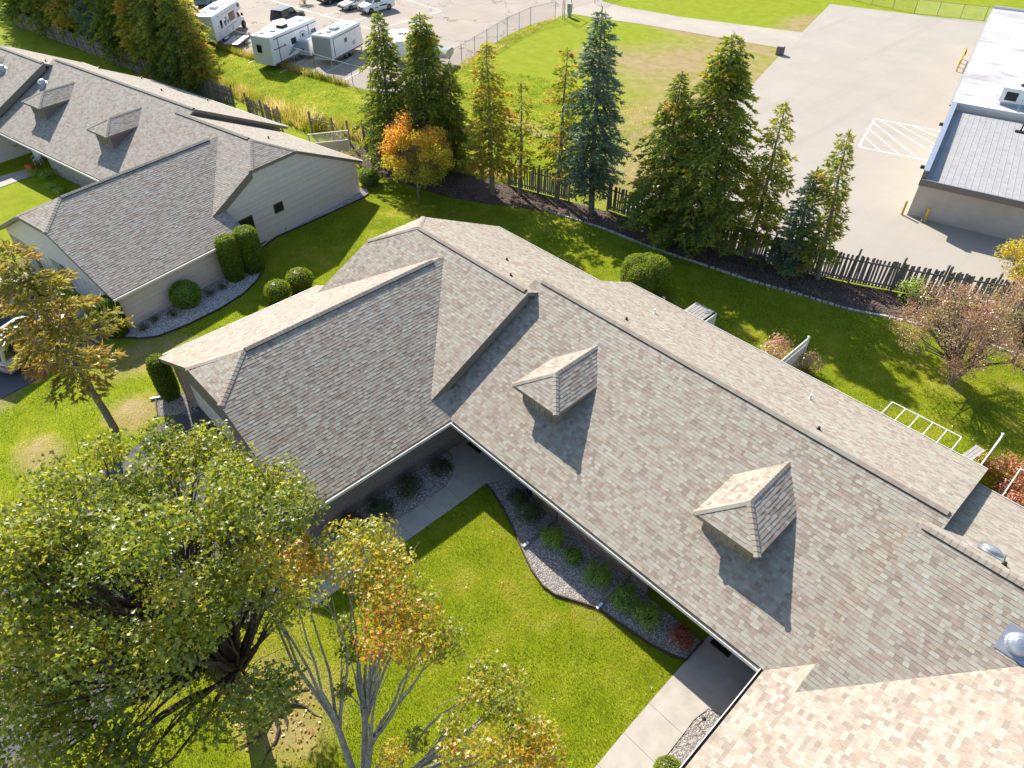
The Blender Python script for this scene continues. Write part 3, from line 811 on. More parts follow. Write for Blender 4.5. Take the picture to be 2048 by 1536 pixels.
        for u0, u1 in doors:
            a, c = fl(A((u0, y + .18)), A((u1, y + .18)))
            w, F, o = panel('garage_door', a, c, [(0, 0), (u1 - u0, 0), (u1 - u0, d0), (0, d0)], M['siding_cream'], root, .05)
            for i in range(4):
                z0 = .04 + i * .53
                for j in range(int((u1 - u0) / .62)):
                    pb = MB(); P = Vector((*a, 0)); dd = (Vector((*c, 0)) - P).normalized()
                    cc = P + dd * (.31 + j * ((u1 - u0 - .02) / int((u1 - u0) / .62))) + o * .012 + Vector((0, 0, z0 + .25))
                    pb.box(cc, (.5, .03, .4)); pb.build('door_panel', M['siding_cream'], w)
        # unit end gable
        def zl(yy): return min(ZE + DL + S_ * yy, PL['lr'][1] * yy + PL['lr'][2], 4.93) - .22
        ys = [.6, 3.83, 7.47, YLB - .5]
        prof = [(0, -.12), (ys[-1] - ys[0], -.12)] + [(yy - ys[0], zl(yy)) for yy in reversed(ys)]
        xg = -10.98
        if s:
            a, c = A((xg, ys[0])), A((xg, ys[-1]))
            w, F, o = panel('gable_wall', a, c, prof, sid, root)
        else:
            a, c = (xg, ys[-1]), (xg, ys[0])
            w, F, o = panel('gable_wall', a, c, [(ys[-1] - ys[0] - u, z) for u, z in reversed(prof)], sid, root)
        if vis_out:
            clad(w, F, o, sid)
            for (y0, y1, z0, z1) in ((4.9, 5.5, 1.6, 2.1), (2.1, 3.05, .95, 2.15)):
                X = MX - xg + .02
                f_ = MB(); t_ = .07
                f_.box((X + .02, (y0 + y1) / 2, z1 + t_ / 2), (.06, y1 - y0 + 2 * t_, t_)); f_.box((X + .02, (y0 + y1) / 2, z0 - t_ / 2), (.06, y1 - y0 + 2 * t_, t_))
                f_.box((X + .02, y0 - t_ / 2, (z0 + z1) / 2), (.06, t_, z1 - z0)); f_.box((X + .02, y1 + t_ / 2, (z0 + z1) / 2), (.06, t_, z1 - z0))
                fo = f_.build('window', M['trim_dark'], root)
                g_ = MB(); g_.box((X, (y0 + y1) / 2, (z0 + z1) / 2), (.03, y1 - y0, z1 - z0)); g_.build('pane', M['glass'], fo)
            fb = MB(); fb.tube([(MX - xg + .02, 5.3, .25), (MX - xg + .12, 5.3, .25), (MX - xg + .12, 5.3, .18)], .025, 6); fb.build('garden_tap', M['black'], root)
        # rear wall and step
        a, c = A((-10.98, YLB - .5)), A((-1.2, YLB - .5))
        if not s: a, c = c, a
        side(a, c, 2.2)
        # step between the two roofs
        for x_, y0, y1, hi, lo in ((-1.45, 6.8, 13.5, 'mr', 'lr'),):
            zz = lambda k, yy: PL[k][1] * yy + PL[k][2]
            sp = MB(); X = MX - x_ if s else x_
            sp.add([(X, y0, zz(lo, y0) - .1), (X, y1, zz(lo, y1) - .1), (X, y1, zz(hi, y1) - .05), (X, y0, zz(hi, y0) - .05)], [(0, 1, 2, 3)]); sp.build('step_flashing', fas, root)
    wing(None, False); wing(None, True)
    side((16.5, 13.5), (-1.3, 13.5), 2.0)
    # front wall of the middle units: recessed porches at both ends
    br = M['brick'] if near else M['brick_pale']
    xa, xb = (4.18, 10.33) if near else (4.6, 11.06)
    w, F, o = panel('brick_wall', (xa, .85), (xb, .85), [(0, -.1), (xb - xa, -.1), (xb - xa, 2.55), (0, 2.55)], M['mortar'], root, .25)
    bricks(w, F, o, br, 300 if near else 0, wm, lambda x, y: (y - 986) > (x - 1090) * .83 + 16)
    for xx, dx in ((xa, 1), (xb, -1)):
        a, c = ((xx, 1.98), (xx, .85 + .0)) if dx > 0 else ((xx, .85), (xx, 1.98))
        w, F, o = panel('brick_return', a, c, [(0, -.1), (1.12, -.1), (1.12, 2.55), (0, 2.55)], M['mortar'], root, .2)
        bricks(w, F, o, br, 0, None, None)
    side((-.55, 2.0), (MX + .55, 2.0), 3.2)
    for x0, x1 in ((-.1, .8), (13.15, 14.05)) if near else ((.2, 1.1), (13.15, 14.05)):
        dr = MB(); dr.box(((x0 + x1) / 2, 1.97, 1.05), (x1 - x0, .05, 2.05)); dd = dr.build('front_door', M['fascia_olive'], root)
        kn = MB(); kn.tube([(x1 - .08, 1.95, 1.0), (x1 - .08, 1.88, 1.0)], .03, 8); kn.build('handle', M['alloy'], dd)
    return root, roof

near_house, near_roof = house('brick_house', 'long brown shingled house with two dormers filling the middle of the picture', (0, 0, 0), 0.0, True)
H2 = Vector((-48.6826, -4.9654, -.32)); H2R = .1868
far_house, far_roof = house('brick_house', 'shingled house with pale siding gable behind the arborvitae at upper left', H2, H2R, False)
def h2(x, y, z=0.0):
    c, s = math.cos(H2R), math.sin(H2R); return (H2.x + c * x - s * y, H2.y + s * x + c * y, z - .33)

# vents and pipes on the roofs
nlr, nmf = nrm(PL['lr']), nrm(PL['mf'])
def rz_(k, x, y): a, b, c = PL[k]; return a * x + b * y + c
for k, x, y, m in (('lr', -2.95, 6.35, 'black'), ('lr', -5.1, 8.1, 'black'), ('mr', 2.8, 7.9, 'black'), ('mr', 2.2, 11.0, 'white'), ('mr', 10.45, 10.75, 'white'), ('mr', 12.0, 7.7, 'black'), ('lr', 18.75, 6.25, 'black')):
    vent_pipe('vent_pipe', (x, y, rz_(k, x, y)), None, near_roof, M[m], .26 if m == 'white' else .14, .045 if m == 'white' else .05)
dome_vent('dome_skylight', (18.32, 6.75, rz_('lr', 18.32, 6.75)), nlr, near_roof, M['galv'], .26, .16)
dome_vent('dome_vent', (20.0, 4.2, rz_('lf', 20.0, 4.2)), nrm(PL['lf']), near_roof, M['galv'], .30, .30)
for k, x, y in (('lr', -2.9, 6.6), ('lr', -2.0, 6.9), ('mr', -1.2, 9.8), ('mr', 0, 12.5), ('mr', 7.74, 9.8), ('mr', 8.5, 13.0), ('lr', 22.6, 8.2)):
    vent_pipe('vent_pipe', (x, y, rz_(k, x, y)), None, far_roof, M['black'], .2, .05)
dome_vent('dome_vent', (-5.0, 4.0, rz_('lf', -5, 4.0)), nrm(PL['lf']), far_roof, M['galv'], .3, .35)
dome_vent('dome_vent', (-.1, 4.6, rz_('mf', -.1, 4.6)), nmf, far_roof, M['galv'], .3, .35)

# downpipes of the near house: along the brick wall, then lying across the gravel to the lawn
for x, y1 in ((5.62, -1.1), (9.47, -1.02)):
    b = MB(); gx = .035
    b.bar((x, .80, 2.25), (x, .80, .12), .06, .08); b.bar((x, .80, 2.25), (x, .1, 2.32), .06, .08); b.bar((x, .83, .1), (x, y1 + .3, .1), .085, .07)
    dp = b.build('downspout', simple('downspout_brown', (.17, .155, .14), .5), near_house)
    e = MB(); e.bar((x, y1 + .3, .1), (x, y1, .095), .1, .085); e.build('spout_end', M['white'], dp)
b = MB(); b.bar((-12.6, -7.16, 2.2), (-12.6, -7.16, .1), .06, .08); b.bar((-12.6, -7.2, .12), (-13.3, -8.4, .06), .12, .08)
b.build('downspout', simple('downspout_grey', (.36, .38, .40), .4), near_house)

# ------------------------------------------------------------------ gravel, grass and other stuff nobody could count
def scatter(poly, n, excl=()):
    xs = [p[0] for p in poly]; ys = [p[1] for p in poly]
    A = (max(xs) - min(xs)) * (max(ys) - min(ys)); k = int(n * A)
    x = RNG.uniform(min(xs), max(xs), k); y = RNG.uniform(min(ys), max(ys), k)
    ok = inside(poly, x, y)
    for e in excl: ok &= ~inside(e, x, y)
    return x[ok], y[ok]
vterr = lambda x, y: -0.33 * (lambda t: t * t * (3 - 2 * t))(np.clip((-12.5 - x) / 5, 0, 1)) * (lambda t: t * t * (3 - 2 * t))(np.clip((19 - y) / 4, 0, 1))

def pebbles(name, polys, dens, mat, r=(.018, .034), off=.02):
    X, Y = [], []
    for p in polys: x, y = scatter(p, dens); X.append(x); Y.append(y)
    x, y = np.concatenate(X), np.concatenate(Y); n = len(x)
    z = vterr(x, y) + off
    base = np.array([(1, 0, 0), (.3, .95, 0), (-.85, .5, 0), (-.7, -.6, 0), (.4, -.9, 0), (.1, 0, .75)])
    R = RNG.uniform(*r, n); th = RNG.uniform(0, 6.283, n)
    B = base[None] * R[:, None, None] * RNG.uniform(.7, 1.25, (n, 6, 3))
    c, s_ = np.cos(th)[:, None], np.sin(th)[:, None]
    V = np.stack([B[..., 0] * c - B[..., 1] * s_, B[..., 0] * s_ + B[..., 1] * c, B[..., 2]], -1) + np.stack([x, y, z], -1)[:, None]
    F = np.array([(i, (i + 1) % 5, 5) for i in range(5)])
    F = (np.arange(n)[:, None, None] * 6 + F[None]).reshape(-1, 3)
    o = link_mesh(name, np_mesh(name, V.reshape(-1, 3), F, mat, np.repeat(RNG.random(n), 5))); o['kind'] = 'stuff'
pebbles('gravel', [BED_A, BED_B, BED_C, BED_D], 620, M['stone'])
pebbles('gravel', [BED_E], 430, M['stone_white'], (.026, .046), .03)

LAWN_STOPS = [(0, (.085, .15, .018)), (.3, (.155, .235, .024)), (.6, (.26, .31, .035)), (.85, (.38, .37, .06)), (1, (.50, .43, .17))]
M['grass'] = leafmat('grass_blades', LAWN_STOPS, .5, .03, .5, glow=1.7)
def vnoise(x, y, sc, seed=0):
    """smooth value noise"""
    r = np.random.default_rng(seed); T = r.random((64, 64))
    u, v = x / sc, y / sc; i, j = np.floor(u).astype(int), np.floor(v).astype(int); a, b = u - i, v - j
    a = a * a * (3 - 2 * a); b = b * b * (3 - 2 * b); g = lambda p, q: T[p % 64, q % 64]
    return g(i, j) * (1 - a) * (1 - b) + g(i + 1, j) * a * (1 - b) + g(i, j + 1) * (1 - a) * b + g(i + 1, j + 1) * a * b

DRY = [(-24, 53, 8.5, 11), (-17, 41, 6, 11), (-13, 30, 5, 7), (-30, 49, 6, 5), (-30, 22, 3.2, 1.6), (-25, 29, 3, 1.2), (-13.2, -13.6, 1.6, 1.1), (-13.0, -9.4, 1.5, 1.3), (4.6, -11.2, 2.2, 1.6), (-17.3, -7.2, 1.6, 2.6), (-20, -14, 2, 1.5)]
def dryness(x, y):
    m = np.zeros_like(x)
    for cx, cy_, rx, ry in DRY: m = np.maximum(m, np.clip((1.25 - np.hypot((x - cx) / rx, (y - cy_) / ry)) / .7, 0, 1))
    return m
def blades(name, poly, dens, excl, h=(.04, .075), w=.012, mat=None, dry=0.0, seed=1, bias=0.0, lean=.6):
    x, y = scatter(poly, dens, excl)
    D = dryness(x, y) * np.clip(vnoise(x, y, 2.2, 77) * 1.6, .3, 1)
    kp = RNG.random(len(x)) > D * .75; x, y, D = x[kp], y[kp], D[kp]; n = len(x)
    z = vterr(x, y)
    N = .5 * vnoise(x, y, 1.3, seed) + .3 * vnoise(x, y, .45, seed + 1) + .2 * vnoise(x, y, 4, seed + 2)
    hh = RNG.uniform(*h, n) * (.7 + .6 * N); a = RNG.uniform(0, 6.283, n); l = RNG.uniform(0, lean, n); la = RNG.uniform(0, 6.283, n)
    dx, dy = np.cos(a) * w / 2, np.sin(a) * w / 2
    P = np.stack([x, y, z], -1)
    V = np.stack([P - np.stack([dx, dy, 0 * x], -1), P + np.stack([dx, dy, 0 * x], -1), P + np.stack([np.cos(la) * l * hh, np.sin(la) * l * hh, hh], -1)], 1)
    t = np.clip((N - .5) * 2.0 + .46 + bias + .55 * D + RNG.normal(0, .13, n), 0, 1)
    o = link_mesh(name, np_mesh(name, V.reshape(-1, 3), np.arange(n * 3).reshape(-1, 3), mat or M['grass'], t)); o['kind'] = 'stuff'
P1 = [(-.5, 2), (-.5, .1), (.75, -.72), (1.05, -1.35), (1.05, -6.6), (-1.5, -7.6), (-1.5, -8.8), (2.13, -8.8), (2.13, -1.35), (2.12, 0), (2.7, 2)]
FRONT = [(2.14, .0), (2.6, -.05), (3.6, -.38), (4.6, -.75), (5.68, -1.25), (6.6, -1.63), (7.4, -1.81), (7.97, -1.75), (8.7, -1.38), (9.46, -1.0), (10.4, -.88), (11.7, -.71), (12.4, -.51), (12.94, -.26), (13.05, -5), (13.1, -9), (13.1, -15), (1.0, -15), (1.0, -8.8), (2.14, -8.8)]
BARE = [(3.0, -11.2), (4.2, -10.2), (5.6, -10.4), (6.6, -11.4), (6, -13), (3.4, -13)]
blades('grass', FRONT, 1500, [BARE], seed=3, w=.014, bias=.04)
SIDE = [(-12.6, -7.1), (-13.5, -7.05), (-13.6, -7.7), (-13.25, -8.2), (-11.95, -8.65), (-11.35, -8.6), (-10.2, -11.2), (-9.8, -16), (-18.4, -18), (-19.1, -12), (-19.3, -9.6), (-20.3, -8.05), (-19.5, -7.3), (-18.8, -6.7), (-18.4, -5.9), (-18.3, -4.2), (-18.5, -2.2), (-19.0, -.5), (-19.8, .9), (-20.7, 1.8), (-22.9, 2.8), (-23.6, 4.2), (-24.2, 11.4), (-24.4, 12.4), (-25.1, 12.75), (-27, 13), (-25.6, 14.9), (-22.6, 15.6), (-19.6, 16.3), (-16.6, 17.6), (-13, 19.6), (-9.2, 20.5), (-5.3, 20.95), (-4, 13.4), (-11, 12.4), (-11, 1), (-12.2, 1)]
blades('grass', SIDE, 520, [], (.05, .09), .02, seed=9, bias=.02)
REAR = [(-5.3, 20.95), (-1.2, 21.75), (1.3, 22.25), (4.2, 23.05), (6.9, 23.8), (9.35, 24.9), (13.2, 26.05), (15.3, 26.45), (23, 29), (26, 12.4), (17, 12.4), (17, 13.4), (-1.3, 13.4), (-1.3, 12.4), (-4, 13.4)]
blades('grass', REAR, 620, [], (.05, .09), .02, seed=14, bias=.05)
FIELD = [(-64, 19.2), (-56, 20.8), (-50, 21.8), (-43.8, 23.3), (-39.2, 25), (-39.4, 31), (-41.2, 35.6), (-30, 40), (-14, 40), (-10.6, 28.4), (-9.8, 23.6), (-18, 21), (-31, 17.6), (-47, 14.4), (-64, 14)]
blades('grass', FIELD, 95, [MULCH], (.07, .13), .05, seed=21, bias=.02)
# tall weeds and seed heads along the wooden fence and the car park's edge
M['weed'] = leafmat('weed_stems', [(0, (.12, .16, .012)), (.35, (.25, .27, .03)), (.6, (.42, .34, .10)), (.85, (.50, .36, .16)), (1, (.62, .50, .30))], .45, .03)
for k, (pl, dn, hh, bi) in enumerate([
    ([(-53, 14.2), (-44, 14.6), (-38, 14.9), (-33, 17.2), (-26, 18.4), (-27.5, 20.4), (-34, 18.9), (-40, 17.2), (-47, 16.2), (-54, 15.9)], 55, (.5, 1.2), .05),
    ([(-70, 18.0), (-64, 19.4), (-56, 20.9), (-50, 21.9), (-44, 23.1), (-44, 23.9), (-50, 22.8), (-56, 21.7), (-64, 20.4), (-70, 19.4)], 130, (.35, .75), -.12),
    ([(-36, 16.6), (-31, 17.0), (-24, 18.9), (-18, 20.5), (-18, 21.3), (-25, 19.9), (-32, 18.3)], 90, (.4, .9), .05),
    ([(-39.9, 31.0), (-38.9, 30.8), (-46.0, 55.2), (-46.9, 55.2), (-43.9, 41.2)], 45, (.1, .3), .2)]):
    blades('weeds', pl, dn, [], hh, .06, M['weed'], seed=30 + k, bias=bi, lean=.5)
# chips and fallen leaves on the mulch
M['chips'] = tinted('mulch_chips', [(0, (.05, .03, .024)), (.5, (.14, .085, .06)), (.85, (.25, .17, .12)), (1, (.42, .30, .17))], .95, 20, .2, .2)
def chips(name, poly, dens, mat, size=(.04, .10), off=.035):
    x, y = scatter(poly, dens); n = len(x); z = vterr(x, y) + off
    a = RNG.uniform(0, 6.283, n); L = RNG.uniform(*size, n); W = L * RNG.uniform(.3, .7, n); tl = RNG.uniform(-.03, .05, (n, 4))
    c, s_ = np.cos(a), np.sin(a); V = np.zeros((n, 4, 3))
    for i, (u, v) in enumerate(((-1, -1), (1, -1), (1, 1), (-1, 1))):
        V[:, i, 0] = x + (u * L * c - v * W * s_) / 2; V[:, i, 1] = y + (u * L * s_ + v * W * c) / 2; V[:, i, 2] = z + np.abs(tl[:, i])
    o = link_mesh(name, np_mesh(name, V.reshape(-1, 3), np.arange(4 * n).reshape(-1, 4), mat, RNG.random(n))); o['kind'] = 'stuff'
chips('bark_chips', MULCH, 110, M['chips'])
M['litter'] = leafmat('leaf_litter', [(0, (.30, .12, .02)), (.5, (.45, .30, .04)), (1, (.42, .22, .10))], .3, .05)
chips('fallen_leaves', REAR, 1.8, M['litter'], (.05, .09), .06)
chips('fallen_leaves', FRONT, .7, M['litter'], (.04, .08), .06)
chips('fallen_leaves', BARE, 45, M['litter'], (.05, .11), .02)

# edging: dark rubber strip round the gravel, pale stone blocks along the mulch
def strip(name, pts, w, h, mat, label=None, cat=None):
    b = MB()
    for i in range(len(pts) - 1):
        a, c = pts[i], pts[i + 1]
        b.bar((a[0], a[1], terr(*a) + h / 2), (c[0], c[1], terr(*c) + h / 2), w, h)
    o = b.build(name, mat); 
    return tag(o, label, cat)
strip('lawn_edging', BED_A[:15], .05, .12, M['edging'], 'thin dark edging strip curving between the front lawn and the brick wall gravel', 'edging')
strip('lawn_edging', BED_D[:5], .05, .1, M['edging'], 'short curved edging round the gravel patch by the left garage corner', 'edging')
strip('lawn_edging', BED_E[:20], .06, .1, M['edging'], 'long edging strip round the white gravel along the pale house wall', 'edging')
def smooth_path(P, step):
    P = [np.array(p, float) for p in P]; out = []
    for i in range(len(P) - 1):
        p0, p1, p2, p3 = P[max(i - 1, 0)], P[i], P[i + 1], P[min(i + 2, len(P) - 1)]
        for t in np.linspace(0, 1, 24, endpoint=False):
            out.append(.5 * (2 * p1 + (p2 - p0) * t + (2 * p0 - 5 * p1 + 4 * p2 - p3) * t * t + (3 * p1 - p0 - 3 * p2 + p3) * t ** 3))
    out.append(P[-1]); res = [out[0]]; acc = 0
    for a, b in zip(out, out[1:]):
        acc += np.linalg.norm(b - a)
        if acc >= step: res.append(b); acc = 0
    return res
root = empty('stone_edging', (2, 22.4, 0), 0, 'curved row of pale edging stones between rear lawn and mulch bed', 'edging')
pts = smooth_path([(-12.98, 19.61), (-9.19, 20.5), (-5.3, 20.95), (-1.2, 21.77), (1.34, 22.26), (4.19, 23.08), (6.94, 23.83), (9.35, 24.93), (13.23, 26.08), (15.3, 26.5), (19, 27.8)], .3)
_es = []
for k in range(6):
    b = MB(); q = [(random.uniform(.88, 1.05) * x, random.uniform(.85, 1.05) * y) for x, y in ((-.14, -.07), (.14, -.075), (.15, .07), (-.145, .08))]
    b.prism(q, -.06, random.uniform(.09, .13), 0, random.random()); _es.append(b.mesh('edging_stone', M['edge_stone']))
for i in range(len(pts) - 1):
    d = pts[i + 1] - pts[i]; o = link_mesh('edging_stone', _es[random.randrange(6)], root)
    o.location = (pts[i][0] - 2, pts[i][1] - 22.4, terr(*pts[i])); o.rotation_euler = (random.uniform(-.06, .06), random.uniform(-.06, .06), math.atan2(d[1], d[0]) + random.uniform(-.12, .12))

# ------------------------------------------------------------------ leaves and trees
def leaf_cloud(C, nrm_bias, size, tint, shape='maple', seed=0, flat=.55):
    """C (n,3) leaf centres; returns V, F, per-face tint"""
    r = np.random.default_rng(seed); n = len(C)
    N = r.normal(0, 1, (n, 3)) * (1 - flat) + nrm_bias * flat * 1.6
    N /= np.linalg.norm(N, axis=1)[:, None] + 1e-9
    A = r.normal(0, 1, (n, 3)); A -= N * (A * N).sum(1)[:, None]; A /= np.linalg.norm(A, axis=1)[:, None] + 1e-9
    B = np.cross(N, A); S = size * r.uniform(.65, 1.25, n)
    if shape == 'maple':
        T = np.array([(-.5, 0, .0), (-.18, -.52, .1), (.02, -.2, 0), (.55, 0, -.06), (.02, .2, 0), (-.18, .52, .1)]); F0 = np.array([(0, 1, 2), (0, 2, 3), (0, 3, 4), (0, 4, 5)])
    elif shape == 'oval':
        T = np.array([(-.5, 0, 0), (0, -.3, .09), (.5, 0, 0), (0, .3, .09)]); F0 = np.array([(0, 1, 2), (0, 2, 3)])
    else:
        T = np.array([(-.5, -.12, 0), (-.5, .12, 0), (.5, 0, 0)]); F0 = np.array([(0, 1, 2)])
    V = C[:, None] + S[:, None, None] * (T[None, :, 0:1] * A[:, None] + T[None, :, 1:2] * B[:, None] + T[None, :, 2:3] * N[:, None])
    F = (np.arange(n)[:, None, None] * len(T) + F0[None]).reshape(-1, 3)
    return V.reshape(-1, 3), F, np.repeat(tint, len(F0))

def limb(b, p0, p1, r0, r1, bend=.12, n=5, sides=6, sag=0.0):
    p0, p1 = Vector(p0), Vector(p1); L = (p1 - p0).length
    off = Vector((random.uniform(-1, 1), random.uniform(-1, 1), random.uniform(-.3, .6))) * L * bend
    P = [p0.lerp(p1, i / n) + off * math.sin(math.pi * i / n) + Vector((random.uniform(-1, 1), random.uniform(-1, 1), random.uniform(-1, 1))) * L * .012 * (0 < i < n) for i in range(n + 1)]
    b.tube(P, [r0 + (r1 - r0) * (i / n) ** .8 for i in range(n + 1)], sides, cap=False)
    return P

def broadleaf(name, loc, h_fork, trunk_r, clusters, leaf, mats, label, cat='tree', group=None, n_leaf=300, spread=.7, shape='maple', stems=None, seed=0, twigs=3, bark=None, flat=.4):
    """clusters: (x, y, z, radius, tint) in the tree's own space; leaves gather round them and limbs reach them"""
    random.seed(seed); r = np.random.default_rng(seed)
    root = empty(name, loc, 0, label, cat, group)
    b = MB(); stems = stems or [(0, 0, h_fork)]
    for sx, sy, sz in stems:
        b.tube([(0, 0, -.15), (sx * .05, sy * .05, .12), (sx * .35, sy * .35, sz * .4), (sx, sy, sz)], [trunk_r * 1.5, trunk_r * 1.05, trunk_r * .9, trunk_r * .72], 9, cap=False)
    b.build('trunk', bark or M['bark_grey'], root)
    b = MB(); C = []; T = []; Bn = []
    for cx, cy_, cz, cr, ti in clusters:
        s = min(stems, key=lambda q: (q[0] - cx * .5) ** 2 + (q[1] - cy_ * .5) ** 2)
        k = random.uniform(.75, 1.0); p0 = (s[0] * k, s[1] * k, s[2] * k)
        d = math.dist(p0, (cx, cy_, cz)); r0 = min(trunk_r * .5, .018 + .014 * d)
        P = limb(b, p0, (cx, cy_, cz), r0, .012, .10, 6)
        for q in range(twigs):
            e = Vector((cx, cy_, cz)) + Vector((random.gauss(0, 1), random.gauss(0, 1), random.gauss(.2, .8))) * cr * .7
            limb(b, P[random.randint(3, 5)], e, .014, .004, .1, 3, 4)
        n = int(n_leaf * cr ** 1.6)
        q = r.normal(0, 1, (n, 3)); q /= np.linalg.norm(q, axis=1)[:, None]; q *= (r.random(n) ** .45 * cr)[:, None] * np.array([1.0, 1.0, .8])
        C.append(q + np.array([cx, cy_, cz])); T.append(np.clip(ti + r.normal(0, .13, n), 0, 1)); Bn.append(q / cr + np.array([0, 0, .55]))
    b.build('branches', bark or M['bark_grey'], root)
    C = np.concatenate(C); T = np.concatenate(T); Bn = np.concatenate(Bn)
    V, F, t = leaf_cloud(C, Bn, leaf, T, shape, seed, flat)
    link_mesh('crown', np_mesh('crown', V, F, mats, t), root)
    return root

def shell(n, R, H, z0, seed, rr=(.45, 1.0), tint=lambda p: .4, cr=(.6, 1.0), squash=1.0):
    """cluster centres spread through an egg-shaped crown of radius R from z0 up to z0+H"""
    r = random.Random(seed); out = []
    while len(out) < n:
        v = Vector((r.gauss(0, 1), r.gauss(0, 1), r.gauss(0, 1))).normalized() * (r.uniform(rr[0] ** 2, rr[1] ** 2) ** .5)
        z = z0 + H * (.5 + .5 * v.z); k = 1.0 if v.z < .1 else 1 - .25 * v.z
        p = (v.x * R * k, v.y * R * k * squash, z)
        if all(math.dist(p, o[:3]) > .34 * (cr[0] + cr[1]) for o in out) or r.random() < .15:
            out.append((*p, r.uniform(*cr), tint(Vector(p))))
    return out

MAPLE = [(0, (.09, .13, .010)), (.25, (.18, .225, .022)), (.45, (.30, .32, .035)), (.62, (.45, .40, .05)), (.78, (.56, .34, .03)), (.9, (.60, .23, .025)), (1, (.48, .13, .02))]
M['leaf_maple'] = leafmat('maple_leaves', MAPLE, .5, .04, .4, glow=1.5)
M['leaf_crab'] = leafmat('crabapple_leaves', [(0, (.13, .15, .03)), (.35, (.30, .25, .09)), (.6, (.46, .28, .17)), (.85, (.52, .22, .15)), (1, (.58, .38, .27))], .4, .07, .35)
M['needle'] = leafmat('spruce_needles', [(0, (.03, .05, .010)), (.35, (.085, .13, .018)), (.6, (.18, .225, .022)), (.8, (.29, .27, .03)), (1, (.38, .23, .06))], .4, .03, .4, glow=2.4)
M['needle_blue'] = leafmat('blue_spruce_needles', [(0, (.035, .06, .040)), (.4, (.105, .155, .10)), (.7, (.19, .25, .16)), (1, (.30, .28, .10))], .35, .04, .4, glow=2.4)
M['needle_olive'] = leafmat('olive_needles', [(0, (.05, .06, .012)), (.35, (.15, .175, .02)), (.6, (.29, .29, .025)), (.8, (.38, .30, .04)), (1, (.38, .19, .06))], .42, .03, .4, glow=2.4)
M['needle_larch'] = leafmat('autumn_needles', [(0, (.09, .095, .02)), (.35, (.21, .20, .04)), (.6, (.34, .29, .055)), (.8, (.44, .30, .075)), (1, (.38, .22, .09))], .42, .03, .4)
M['leaf_green'] = leafmat('shrub_leaves', [(0, (.06, .12, .012)), (.4, (.17, .29, .022)), (.7, (.29, .43, .03)), (1, (.42, .48, .05))], .4, .04, .4)
M['leaf_arb'] = leafmat('arborvitae_leaves', [(0, (.05, .08, .008)), (.4, (.14, .21, .012)), (.75, (.27, .33, .018)), (1, (.38, .38, .03))], .4, .025, .45)
M['leaf_yellow'] = leafmat('yellow_leaves', [(0, (.20, .19, .015)), (.5, (.46, .38, .03)), (1, (.66, .50, .05))], .42, .04, .4)
M['leaf_red'] = leafmat('red_leaves', [(0, (.10, .04, .025)), (.4, (.32, .08, .05)), (.7, (.52, .18, .09)), (1, (.62, .36, .18))], .4, .04, .4)
M['leaf_dark'] = leafmat('dark_shrub_leaves', [(0, (.022, .036, .010)), (.5, (.06, .085, .018)), (1, (.16, .14, .04))], .3, .04, .4)

